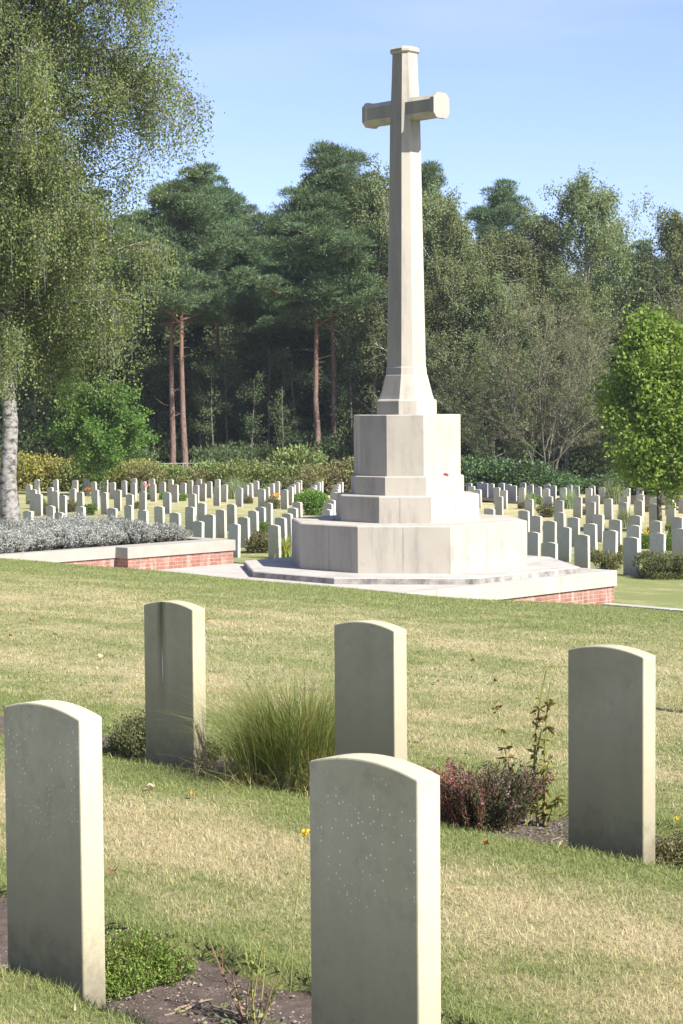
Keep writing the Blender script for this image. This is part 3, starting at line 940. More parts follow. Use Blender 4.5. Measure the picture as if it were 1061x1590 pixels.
# heather with pink tips, its left side turned red
t = site(-5.57, 6.50, 'heather', -.055)
tag(t, 'dark heather bush with pink flower tips and rusty red left side', 'heather')
gl, rl, fl, sl = MB(), MB(), MB(), MB()
for i in range(330):
    a = rg.uniform(0, 6.28); r = .135 * math.sqrt(rg.random())
    b = np.array([math.cos(a) * r * 1.15, math.sin(a) * r, 0.0])
    h = rg.uniform(.14, .30) * (1 - .8 * r)
    lean = np.array([b[0] * .9 + rg.normal(0, .03), b[1] * .7 + rg.normal(0, .03), 0])
    tip = b + lean + np.array([0, 0, h])
    mid = (b + tip) / 2 + np.array([0, 0, .02])
    sl.tube([b, mid, tip], [.0022, .0018, .001], 4)
    red = (b[0] + rg.normal(0, .05)) < -.05
    k = 60
    s = rg.uniform(.08, 1, k)[:, None]
    pt = b * (1 - s) + tip * s + rg.normal(0, .006, (k, 3))
    (rl if red else gl).leaves(pt, rg.normal(size=(k, 3)) + [0, 0, 1], .017, .0055, rg)
    if rg.random() < .34 and h > .16:
        k = 26
        s = rg.uniform(.68, 1.03, k)[:, None]
        fl.leaves(b * (1 - s) + tip * s + rg.normal(0, .005, (k, 3)), rg.normal(size=(k, 3)), .010, .006, rg)
gl.build('green_sprays', M['heather_leaf'], t); rl.build('red_sprays', M['heather_red'], t)
fl.build('flower_spikes', M['heather_flower'], t); sl.build('stems', M['stem_brown'], t)

# yellowing peony / lily stems right of the heather
t = site(-5.42, 6.72, 'withering_perennial', -.055)
tag(t, 'tall withering perennial with yellow and brown leaves on thin stems beside the right headstone', 'perennial')
st, lf = MB(), MB()
def stem(base, ctrl, r0, k=14):
    ctrl = np.array(ctrl, float)
    s = np.linspace(0, 1, k)[:, None]
    a, b, c = np.array(base, float), ctrl[0], ctrl[1]
    pts = a * (1 - s) ** 2 + 2 * b * s * (1 - s) + c * s * s
    st.tube(pts, np.linspace(r0, r0 * .45, k), 5)
    return pts
UL = lambda du, dn, h: np.array([du * UV[0] + dn * NV[0], du * UV[1] + dn * NV[1], h])
s1 = stem((0, 0, 0), [UL(-.06, 0, .33), UL(.03, .02, .70)], .0078)
st.tube([s1[-1], s1[-1] + [.02, 0, .028], s1[-1] + [.045, 0, .022], s1[-1] + [.05, 0, .0]], [.003, .0028, .003, .004], 5)
s2 = stem((.03, 0, 0), [UL(.02, 0, .32), UL(.07, .0, .66)], .007)
s3 = stem((-.03, .01, 0), [UL(-.05, 0, .2), UL(.02, 0, .44)], .006)
s4 = stem((-.05, 0, 0), [UL(-.18, 0, .20), UL(-.26, .03, .50)], .0045)
s5 = stem((.05, 0, 0), [UL(.06, 0, .10), UL(.13, 0, .16)], .003)
s6 = stem((.02, 0, 0), [UL(.04, 0, .2), UL(.06, 0, .32)], .0035)
for pts, k, lo in ((s1, 34, .1), (s2, 46, .1), (s3, 34, .15), (s4, 16, .3), (s5, 18, .2), (s6, 28, .15)):
    for _ in range(k):
        q = pts[int(rg.uniform(lo, .98) * (len(pts) - 1))]
        dv = np.append(rg.normal(0, 1, 2), rg.uniform(-1.2, .5))
        lf.leaves(np.repeat(q[None], 2, 0), np.array([dv, dv + rg.normal(0, .25, 3)]), rg.uniform(.025, .06), rg.uniform(.008, .02), rg)
for q in (s4[-1], s1[9], s2[11]):
    lf.leaves(np.repeat(q[None], 12, 0) + rg.normal(0, .012, (12, 3)), rg.normal(size=(12, 3)), .026, .014, rg, rnd=rg.uniform(0, .35, 12))
st.build('stems', M['stem_green'], t); lf.build('leaves', M['peony_leaf'], t)

# bright creeping plant beside the left headstone
def mound(name, u, n, ru, rn, h, mat, label, cat, k, leaf, seed, dz=-.052, group=None, stems=True, wid=.4):
    g = np.random.default_rng(seed)
    t = site(u, n, name, dz, RZ)
    tag(t, label, cat, group)
    mb, sb = MB(), MB()
    for _ in range(k):
        a = g.uniform(0, 6.28); r = math.sqrt(g.random())
        lump = 1 + .22 * math.sin(3 * a + seed) + .14 * math.sin(5 * a + 2 * seed)
        b = np.array([math.cos(a) * r * ru * lump, math.sin(a) * r * rn * lump, 0])
        top = h * math.sqrt(max(.06, 1 - r * r)) * g.uniform(.7, 1.1)
        tip = b * 1.08 + np.array([g.normal(0, .02), g.normal(0, .02), top])
        if stems: sb.tube([b * .7, b * .95 + [0, 0, top * .5], tip], [.002, .0016, .001], 3)
        m = 34
        s = g.uniform(.25, 1.02, m)[:, None]
        mb.leaves(b * (1 - s) + tip * s + g.normal(0, leaf * .7, (m, 3)), g.normal(size=(m, 3)) + [0, 0, .9], leaf * g.uniform(.6, 1.2, m), leaf * wid, g)
    mb.build('foliage', mat, t)
    if stems: sb.build('stems', M['stem_brown'], t)
    return t
mound('creeping_plant', -4.63, 3.72, .11, .17, .15, M['creeper_leaf'], 'bright green creeping plant spreading on the soil beside the left headstone', 'ground plant', 700, .0125, 5)
mound('low_shrub', -7.92, 6.56, .30, .22, .25, M['box_leaf'], 'small dull green shrub left of the stained headstone', 'shrub', 520, .02, 6)
mound('low_plant', -4.50, 6.52, .17, .14, .10, M['dull_herb_leaf'], 'low dull green plant on the soil right of the right headstone', 'ground plant', 190, .018, 8)

# bare rose
t = site(-4.07, 3.72, 'rose_bush', -.055)
tag(t, 'nearly bare rose bush with thin thorny stems in the foreground soil', 'rose bush')
lf = MB()
for (du0, dn0), (du1, dn1, h1), (du2, dn2, h2), g in (
        ((.00, 0), (.03, 0, .16), (.09, 0, .37), 1), ((.02, 0), (.05, .02, .10), (.03, .03, .24), 1), ((-.02, 0), (-.10, 0, .10), (-.19, .02, .20), 0),
        ((-.03, 0), (-.07, .02, .08), (-.09, .0, .15), 0), ((.03, .01), (.10, .0, .10), (.15, .02, .26), 1), ((.0, .02), (-.02, .02, .14), (-.03, .03, .27), 1), ((.04, 0), (.09, -.02, .07), (.11, 0, .17), 0), ((-.01, 0), (.0, -.02, .1), (.055, -.03, .20), 1)):
    b = UL(du0, dn0, 0); m = UL(du1, dn1, h1); c = UL(du2, dn2, h2)
    s = np.linspace(0, 1, 12)[:, None]
    pts = b * (1 - s) ** 2 + 2 * m * s * (1 - s) + c * s * s
    st = MB()
    st.tube(pts, np.linspace(.0050 if not g else .0036, .0016, 12), 6)
    for _ in range(9):
        k = rg.integers(2, 11)
        dv = np.append(rg.normal(0, 1, 2), .3); dv /= np.linalg.norm(dv)
        st.tube([pts[k], pts[k] + dv * .004, pts[k] + dv * .008], [.0013, .0008, .0002], 4)
    for _ in range(2):
        k = rg.integers(5, 11); dv = np.append(rg.normal(0, .6, 2), 1.0); dv /= np.linalg.norm(dv)
        st.tube([pts[k], pts[k] + dv * .04, pts[k] + dv * .07 + [0, 0, .01]], [.0016, .0012, .0007], 4)
    for _ in range(2):
        q = pts[rg.integers(4, 12)]
        lf.leaves(np.repeat(q[None], 3, 0), rg.normal(size=(3, 3)) + [0, 0, .3], rg.uniform(.014, .03, 3), .013, rg, rnd=.9)
    st.build('stem', M['stem_green' if g else 'stem_brown'], t)
lf.build('leaves', M['peony_leaf'], t)

# thin flower stalks
def flower(u, n, h, label, mat, lean=0.05, size=.012):
    t = site(u, n, 'flower_stalk', -.03)
    tag(t, label, 'flower')
    mb = MB(); top = np.array([lean, 0, h])
    mb.tube([(0, 0, 0), (lean * .3, 0, h * .5), top], [.0018, .0015, .001], 4); mb.build('stem', M['stem_green'], t)
    mb = MB(); mb.leaves(np.repeat(top[None], 26, 0) + rg.normal(0, size * .25, (26, 3)), rg.normal(size=(26, 3)) + [0, 0, .5], size, size * .6, rg); mb.build('blossom', mat, t)
pf = on_ground(440, 1530); flower(pf[:2] @ UV, 3.98, .49, 'single yellow blossom on a tall thin stalk left of the nearest headstone', M['yellow_flower'], .05, .014)
pf = on_ground(1047, 1285); flower(pf[:2] @ UV, pf[:2] @ NV, .07, 'tiny yellow blossom in the grass right of the right headstone', M['yellow_flower'], .01, .012)

# stems, sticks and litter on the soil
sticks = [((270, 1548), (300, 1533)), ((300, 1583), (478, 1575)), ((255, 1555), (330, 1530)), ((330, 1540), (395, 1560)), ((845, 1300), (870, 1285))]
for i, (a, b) in enumerate(sticks):
    A, B = on_ground(*a), on_ground(*b)
    mb = MB()
    mid = (A + B) / 2 + [0, 0, .004]
    off = np.array([0, 0, -.042])
    mb.tube([A + off, (A * .6 + B * .4) + off + rg.normal(0, .008, 3) * [1, 1, .2], (A * .3 + B * .7) + off + rg.normal(0, .008, 3) * [1, 1, .2], B + off], [.003, .0042, .004, .002], 6)
    o = mb.build('dry_stick', M['dry_stick'])
    tag(o, ['short dry stick on the soil below the creeping plant', 'long pale dry stick lying on the soil at the bottom', 'dry stick crossing the soil left of the rose',
            'thin dry stick under the rose stems', 'little dry stick on the soil under the withering perennial'][i], 'stick')
def litter(name, label, u0, u1, n0, n1, k, seed, mat, size):
    g = np.random.default_rng(seed)
    mb = MB()
    u = g.uniform(u0, u1, k); n = g.uniform(n0, n1, k)
    x, y = un2xy(u, n)
    p = np.column_stack([x, y, zg(n) - .044 + g.uniform(0, .006, k)])
    dd = g.normal(size=(k, 3)) * [1, 1, .25]
    mb.leaves(p, dd, size * g.uniform(.5, 1.4, k), size * .4, g)
    tag(mb.build(name, mat), label, 'litter', kind='stuff')
litter('plant_litter', 'brown plant litter on the soil under the rose', -4.3, -3.9, 3.6, 3.8, 160, 4, M['brown_leaf'], .024)
litter('plant_litter', 'straw and dead leaf litter under the ornamental grass', -7.0, -6.3, 6.32, 6.86, 900, 5, M['seed_head'], .04)
litter('plant_litter', 'brown leaf litter on the soil beneath the heather', -5.7, -5.1, 6.32, 6.8, 260, 6, M['brown_leaf'], .02)
def gravel(label, u0, u1, n0, n1, k, seed):
    g = np.random.default_rng(seed)
    mb = MB()
    base = np.array([(1, 0, 0), (0, 1, 0), (-1, 0, 0), (0, -1, 0), (0, 0, .8), (0, 0, -.8)], float)
    f = np.array([[0, 1, 4], [1, 2, 4], [2, 3, 4], [3, 0, 4], [1, 0, 5], [2, 1, 5], [3, 2, 5], [0, 3, 5]])
    for _ in range(k):
        u, n = g.uniform(u0, u1), g.uniform(n0, n1)
        x, y = un2xy(u, n); s = min(.010, g.gamma(1.5, .0017) + .0018); a = g.uniform(0, 6.28)
        rot = np.array([[math.cos(a), -math.sin(a), 0], [math.sin(a), math.cos(a), 0], [0, 0, 1]])
        v = (base * g.uniform(.6, 1.3, (6, 1))) @ rot.T * s + [x, y, float(zg(n)) - .052]
        mb.add(v, f)
    tag(mb.build('soil_crumbs', M['pebble']), label, 'gravel', kind='stuff')
gravel('crumbs and small stones on the soil of the nearer bed', -5.2, -3.0, 3.48, 4.02, 1500, 1)
gravel('crumbs and small stones on the soil of the farther bed', -8.2, -4.2, 6.3, 6.86, 2600, 2)

# fallen leaves, each where the photograph has one
leafs = [((50, 968), 1, .06), ((160, 1025), 0, .075), ((172, 1083), 0, .05), ((735, 1031), 1, .055), ((848, 996), 1, .045), ((679, 1064), 0, .05), ((651, 1156), 0, .06), ((176, 1363), 1, .04),
         ((323, 966), 1, .055), ((300, 1243), 1, .03), ((232, 1232), 0, .05), ((770, 1063), 1, .035), ((438, 967), 1, .035), ((873, 1323), 0, .045), ((118, 964), 1, .03), ((85, 990), 0, .05), ((390, 1058), 0, .04), ((18, 992), 1, .04), ((385, 1012), 0, .035), ((115, 1583), 0, .018), ((755, 1320), 1, .03), ((215, 1170), 0, .05)]
where = ['rusty leaf on the lawn at far left before the lavender wall', 'large pale curled leaf on the lawn left of the stained headstone', 'pale leaf on the lawn above the left headstone', 'brown leaf on the lawn between the back headstones, right of centre',
         'dark brown leaf on the lawn left of the right headstone', 'pale leaf on the lawn right of the middle back headstone', 'pale leaf on the lawn close behind the nearest headstone', 'small tan leaf on dry grass right of the left headstone',
         'rusty leaf touching the right side of the stained headstone', 'tiny brown leaf on grass below the ornamental grass', 'pale leaf on grass below the stained headstone', 'small brown leaf on the lawn above the heather',
         'small brown leaf on the lawn left of the middle back headstone', 'pale leaf at the grass edge below the right headstone', 'tiny rusty leaf near the lawn crest at left', 'pale leaf on the lawn below the rusty leaf at far left', 'pale leaf on the lawn above the ornamental grass', 'brown leaf at the left picture edge on the lawn',
         'small pale leaf on the lawn between the two back headstones', 'small pale leaf on the grass in the bottom left corner', 'brown leaf in the grass right of the nearest headstone', 'pale leaf on the soil at the foot of the stained headstone']
for i, (p_, dark, s) in enumerate(leafs):
    P = on_ground(*p_)
    g = np.random.default_rng(100 + i)
    mb = MB()
    th = np.linspace(0, 2 * np.pi, 13)[:-1]
    r = s * .5 * (1 + .18 * np.cos(5 * th + i))
    ring = np.column_stack([np.cos(th) * r, np.sin(th) * r * .62, .012 * np.cos(2 * th + i) + .012 + g.uniform(0, .008, 12)])
    a = g.uniform(0, 6.28); rot = np.array([[math.cos(a), -math.sin(a), 0], [math.sin(a), math.cos(a), 0], [0, 0, 1]])
    v = np.concatenate([ring, [[0, 0, .006]]]) @ rot.T
    mb.add(v, [[j, (j + 1) % 12, 12] for j in range(12)], g.uniform(0, .8))
    mb.tube([np.array([r[0], 0, .014]) @ rot.T, np.array([r[0] * 1.5, .004, .02]) @ rot.T], [.0012, .001], 4)
    o = mb.build('fallen_leaf', M['fallen_leaf' if dark else 'fallen_pale'])
    o.location = P + np.array([0, 0, .018])
    tag(o, where[i], 'leaf', 'fallen leaves on the lawn')

# ------------------------------------------------------------------ bushes and plants farther off
def bush_proto(name, w, h, mat, k, leaf, seed, wid=.5, stem_mat='twig_bark', lumps=9, up=.6):
    """rounded shrub of many leafy shoots, about w wide and h tall"""
    g = np.random.default_rng(seed)
    t = empty(name, (0, 0, 0))
    mb, sb = MB(), MB()
    cs = []
    for i in range(lumps):
        a = g.uniform(0, 6.28); r = w * .5 * math.sqrt(g.random()) * .75
        cs.append((np.array([math.cos(a) * r, math.sin(a) * r, h * g.uniform(.24, .68)]), g.uniform(.24, .38) * min(w, h * 1.3)))
    for c, rad in cs:
        sb.tube([c * [.25, .25, 0], c * [.8, .8, .6], c + [0, 0, rad * .6]], [.012 * w, .007 * w, .003 * w], 4)
        m = k // lumps
        d = g.normal(size=(m, 3)); d /= np.linalg.norm(d, axis=1)[:, None]
        d[:, 2] = np.where(d[:, 2] < -.5, -d[:, 2], d[:, 2])
        rr = rad * g.uniform(.55, 1.12, m)
        p = c + d * rr[:, None] * [1.05, 1.05, .85]
        p[:, 2] = np.maximum(p[:, 2], .02)
        mb.leaves(p, d * .7 + g.normal(size=(m, 3)) * .6 + [0, 0, up], leaf * g.uniform(.6, 1.3, m), leaf * wid, g)
    a = g.uniform(0, 6.28, k // 4); r = w * .5 * np.sqrt(g.random(k // 4)) * .9
    mb.leaves(np.column_stack([np.cos(a) * r, np.sin(a) * r, g.uniform(.02, .3, k // 4) * h]), g.normal(size=(k // 4, 3)) + [0, 0, .5], leaf, leaf * wid, g)
    mb.build('foliage', mat, t); sb.build('stems', M[stem_mat], t)
    return t

def put(proto, used, x, y, z, rz, sc_, label, cat, group=None):
    o = proto if proto.name not in used else copy_tree(proto)
    used.add(proto.name)
    o.location = (x, y, z); o.rotation_euler = (0, 0, rz)
    o.scale = (sc_,) * 3 if np.isscalar(sc_) else sc_
    for k in ('label', 'category', 'group'):
        if k in o: del o[k]
    tag(o, label, cat, group)
    return o
USED = set()
def ordn(i): return ORD[min(i, len(ORD) - 1)]

# lavender in the planter
def lavender_proto(seed):
    g = np.random.default_rng(seed)
    t = empty('lavender_bush', (0, 0, 0))
    mb, sb = MB(), MB()
    for _ in range(340):
        a = g.uniform(0, 6.28); r = math.sqrt(g.random()) * .42
        d = np.array([math.cos(a) * r, math.sin(a) * r, 0])
        b = d * .45
        h = .56 * math.sqrt(max(.12, 1 - (r / .50) ** 2)) * g.uniform(.75, 1.12)
        tip = d * 1.15 + np.array([g.normal(0, .03), g.normal(0, .03), h])
        sb.tube([b, (b + tip) / 2 + [0, 0, .03], tip], [.004, .003, .0015], 3)
        m = 34
        s = g.beta(2.2, 1.1, m)[:, None]
        mb.leaves(b * (1 - s) + tip * s + g.normal(0, .012, (m, 3)), g.normal(size=(m, 3)) + [0, 0, 1.1], .055 * g.uniform(.6, 1.2, m), .013, g)
    mb.build('foliage', M['lavender_leaf'], t); sb.build('stems', M['stem_brown'], t)
    return t
lav = [lavender_proto(s) for s in (1, 2)]
k = 0
lavs = []
for col, un in enumerate((-4.42, -5.25, -6.1, -6.95)):
    for i in range(9):
        lavs.append((un + .12 * math.sin(i * 3 + col), -1.85 - .74 * i - .18 * (col % 2)))
for i, (du, dn) in enumerate(lavs):
    g = random.Random(i + 50)
    x, y = un2xy(C_U + du, C_N + dn)
    put(lav[i % 2], USED, x, y, PZ + .34, g.uniform(0, 6.28), (g.uniform(.95, 1.2), g.uniform(.95, 1.2), g.uniform(.66, .88)),
        'grey lavender bush, %s from the wall end in the %s line of the brick planter' % (ordn(i % 9), ('front', 'second', 'third', 'back')[i // 9]), 'lavender', 'lavender bushes in the brick planter')

# plants between the far stones
herb = bush_proto('garden_plant', .55, .42, M['herb_leaf'], 1900, .06, 31)
dull = bush_proto('garden_plant', .55, .42, M['dull_herb_leaf'], 1900, .055, 32)
def pxput(proto, px, py, sc_, label, cat='plant', group=None):
    P = on_ground(px, py)
    return put(proto, USED, P[0], P[1], P[2], random.Random(int(px * 3 + py)).uniform(0, 6), sc_, label, cat, group)
bigherb = bush_proto('leafy_bush', 1.5, 1.15, M['herb_leaf'], 5200, .10, 33)
box_b = bush_proto('boxwood_bush', 1.7, .62, M['box_leaf'], 17000, .045, 34, lumps=30)
pxput(box_b, 1036, 897, .84, 'low rounded dark green boxwood bush at the right picture edge', 'bush')
iris = empty('iris_clump', (0, 0, 0))
mb = MB(); nb = 150
mb.blades(np.column_stack([rg.normal(0, .10, (nb, 2)), np.zeros(nb)]), hdir(rg, nb), rg.uniform(.55, .95, nb), rg.uniform(.025, .04, nb), rg, rg.uniform(.2, .95, nb), None, 5)
mb.build('blades', M['iris_leaf'], iris)
pxput(iris, 441, 867, 1.0, 'yellow green clump of sword shaped leaves beside the left side of the cross base', 'plant')
pxput(bigherb, 494, 800, .85, 'leafy bright green bush between the headstones left of the cross', 'bush')
pal = empty('pale_grass_clump', (0, 0, 0))
mb = MB(); nb = 420
mb.blades(np.column_stack([rg.normal(0, .16, (nb, 2)), np.zeros(nb)]), hdir(rg, nb), rg.uniform(.7, 1.25, nb), .022, rg, rg.uniform(.1, .55, nb), None, 4)
mb.build('blades', M['pale_grass'], pal)
for px, py, s, lab in ((368, 775, 1.15, 'pale grass clump among the far headstones left of the cross'), (953, 783, 1.35, 'tall pale grass clump left of the bright green tree'), (886, 790, 1.0, 'pale grass clump beside a headstone right of the cross'), (823, 790, .85, 'pale grass clump nearest the cross on the right'),
                       (875, 757, 1.2, 'pale pinkish grass clump at the dark hedge right of the cross'), (970, 820, .8, 'thin pale grass clump between headstones below the bright tree')):
    pxput(pal, px, py, s, lab, 'grass clump')
hp = [(386, 782, 1, .9, 'olive tuft beside the far headstones'), (425, 790, 1, 1.2, 'dull plant under the orange flowers'), (463, 780, 0, 1.0, 'green plant by the stone row nearest the cross'), (410, 830, 0, .9, 'fresh green plant at the foot of a headstone near the cross'), (403, 858, 1, 1.3, 'low dull plant on the lawn beside the brick planter'),
      (60, 790, 0, 1.2, 'green plant by the birch trunk'), (78, 800, 1, 1.0, 'dull plant behind the lavender at far left'), (113, 795, 1, 1.1, 'dark plant between headstones at left'), (137, 800, 0, 1.0, 'green plant behind the lavender at left'), (255, 776, 0, .9, 'green plant in the middle of the left field'), (283, 778, 0, .8, 'small green plant by the left middle stones'),
      (210, 790, 1, .8, 'dull plant behind the lavender in the middle'), (233, 776, 0, .8, 'little green plant under a pink rose'), (310, 777, 1, .7, 'low plant beside a stone in the far left field'),
      (833, 783, 0, 1.2, 'green bush between stones right of the cross'), (848, 803, 1, 1.3, 'brownish plant right of the cross'), (862, 790, 1, 1.0, 'dry plant between stones right of the cross'), (810, 790, 1, .7, 'dark low plant just right of the cross base'), (923, 872, 1, .8, 'dark flowering plant at the terrace corner'), (948, 884, 1, 1.0, 'dark plant beside the nearest far stone'),
      (958, 862, 1, .8, 'dark leafy plant between two near right stones'), (1001, 852, 0, 1.0, 'plant with yellow flowers under the bright tree'), (1040, 855, 0, 1.1, 'green plant right of the tree trunk'), (1050, 832, 0, 1.0, 'light green plant at the right edge'), (905, 800, 1, .8, 'low dull plant in the right field'), (930, 822, 0, .7, 'low green plant between right field stones'),
      (1003, 795, 1, .9, 'straw coloured plant by the tree'), (1013, 832, 0, .8, 'green plant at the foot of the bright tree')]
for px, py, d, s, lab in hp:
    pxput(dull if d else herb, px, py, s, lab, 'plant', 'plants between the far headstones')
def blossoms(px, py, h, mat, label, k=14, spread=.22):
    P = on_ground(px, py)
    t = empty('flowering_plant', P)
    tag(t, label, 'flowers')
    mb, sb = MB(), MB()
    for _ in range(k):
        q = np.append(rg.normal(0, spread, 2), h * rg.uniform(.75, 1.1))
        sb.tube([q * [.3, .3, 0], q * [.8, .8, .6], q], [.006, .005, .003], 4)
        mb.leaves(np.repeat(q[None], 12, 0) + rg.normal(0, .02, (12, 3)), rg.normal(size=(12, 3)), .06, .04, rg)
    mb.build('blossoms', mat, t); sb.build('stems', M['stem_green'], t)
blossoms(430, 784, .5, M['orange_flower'], 'orange flowers beside a headstone left of the cross', 16)
blossoms(541, 752, .5, M['orange_flower'], 'orange flowers at the left edge of the cross pedestal', 14)
blossoms(1002, 850, .45, M['yellow_flower'], 'bright yellow flowers between headstones under the right tree', 18)
blossoms(229, 775, .72, M['pink_flower'], 'pink rose blossoms in the left field', 9, .1)
blossoms(75, 762, .75, M['pink_flower'], 'pink blossoms at the far left before the yellow bushes', 7, .2)
blossoms(137, 772, .45, M['orange_flower'], 'small reddish orange flowers beside the small tree at left', 8, .15)

# rhododendrons along the edge of the wood
def hedge_line():
    kinds = {'g': bush_proto('rhododendron_bush', 2.6, 1.9, M['rhodo_leaf'], 4200, .15, 41, lumps=14),
             'y': bush_proto('rhododendron_bush', 2.6, 1.9, M['yellow_bush_leaf'], 4200, .15, 42, lumps=14),
             'r': bush_proto('rhododendron_bush', 2.6, 1.9, M['russet_bush_leaf'], 4200, .15, 43, lumps=14),
             'l': bush_proto('laurel_bush', 3.0, 2.3, M['laurel_leaf'], 5200, .19, 44, lumps=16)}
    L = [(-30, 'y', 1.0, 106), (8, 'g', 1.0, 107), (40, 'y', 1.1, 106), (72, 'g', 1.0, 107), (98, 'y', 1.25, 107), (135, 'g', 1.0, 106), (168, 'y', .95, 106.5), (205, 'y', 1.15, 107), (232, 'r', .95, 105.5), (262, 'g', 1.0, 107), (295, 'r', .85, 106), (322, 'g', 1.05, 107.5), (352, 'g', .95, 106), (385, 'g', 1.1, 107), (412, 'g', .95, 106),
         (440, 'g', 1.15, 107), (470, 'g', 1.6, 109.5), (468, 'r', .8, 105.5), (497, 'r', 1.0, 106.5), (525, 'r', 1.1, 107), (552, 'g', 1.15, 108), (585, 'g', 1.0, 107), (620, 'l', .9, 107), (660, 'l', .9, 107), (700, 'l', .9, 107),
         (738, 'l', 1.15, 106), (775, 'l', .8, 108.5), (800, 'l', 1.2, 106), (836, 'l', 1.25, 106), (872, 'l', .75, 109), (912, 'l', .7, 108), (945, 'l', .8, 108.5), (975, 'l', 1.15, 106), (1008, 'l', .8, 108), (1048, 'l', 1.25, 105.5), (1085, 'l', 1.1, 106)]
    words = {'g': 'mid green rhododendron bush', 'y': 'yellowing rhododendron bush', 'r': 'russet tinged rhododendron bush', 'l': 'glossy dark green laurel bush'}
    cnt = {}
    for i, (px, k, s, Y) in enumerate(L):
        cnt[k] = cnt.get(k, 0) + 1
        g = random.Random(i)
        P = at_depth(px, 740, Y)
        z = gz_xy(P[0], P[1])
        put(kinds[k], USED, P[0], P[1], z - .05, g.uniform(0, 6.28), (s * 1.1, s * 1.1, s * (g.uniform(.38, .85) if k == 'l' else g.uniform(.75, 1.0))), '%s, %s of its colour from the left along the wood edge' % (words[k], ordn(cnt[k] - 1)), 'bush', 'bushes along the edge of the wood')
hedge_line()

# wire fence behind the bushes
A_, B_ = at_depth(-60, 722, 112.0), at_depth(560, 722, 112.0)
fz = gz_xy(A_[0], 112.0)
fn = empty('wire_fence', (A_[0], 112.0, fz))
tag(fn, 'thin grey wire fence running behind the rhododendron bushes', 'fence')
LW = B_[0] - A_[0]
topz = A_[2] - fz
for i in range(10):
    mb = MB(); x = LW * i / 9
    mb.tube([(x, 0, -.3), (x, 0, topz + .03)], [.035, .03], 6); mb.build('post', M['fence_metal'], fn)
mb = MB()
for q in (topz, topz * .66, topz * .33):
    mb.tube([(0, -.04, q), (LW, -.04, q)], .02, 5)
mb.build('wires', M['fence_metal'], fn)
# ------------------------------------------------------------------ trees
def trunk_line(g, H, wig, lean=(0, 0), k=14):
    s = np.linspace(0, 1, k)
    x = lean[0] * s * H + wig * np.cumsum(g.normal(0, 1, k)) * .12 * (s > 0)
    y = lean[1] * s * H + wig * np.cumsum(g.normal(0, 1, k)) * .12 * (s > 0)
    return np.column_stack([x - x[0], y - y[0], s * H])

def along(line, t):
    t = np.clip(t, 0, 1) * (len(line) - 1)
    i = min(int(t), len(line) - 2)
    return line[i] * (1 - (t - i)) + line[i + 1] * (t - i)

def limb_curve(g, p, d, L, up, droop, k=7, wob=.05):
    pts = [np.array(p, float)]
    d = np.array(d, float)
    for i in range(k):
        s = (i + 1) / k
        d = d + np.array([0, 0, (up * (1 - s) - droop * s) / k]) + g.normal(0, wob, 3)
        d /= np.linalg.norm(d)
        pts.append(pts[-1] + d * L / k)
    return np.array(pts)

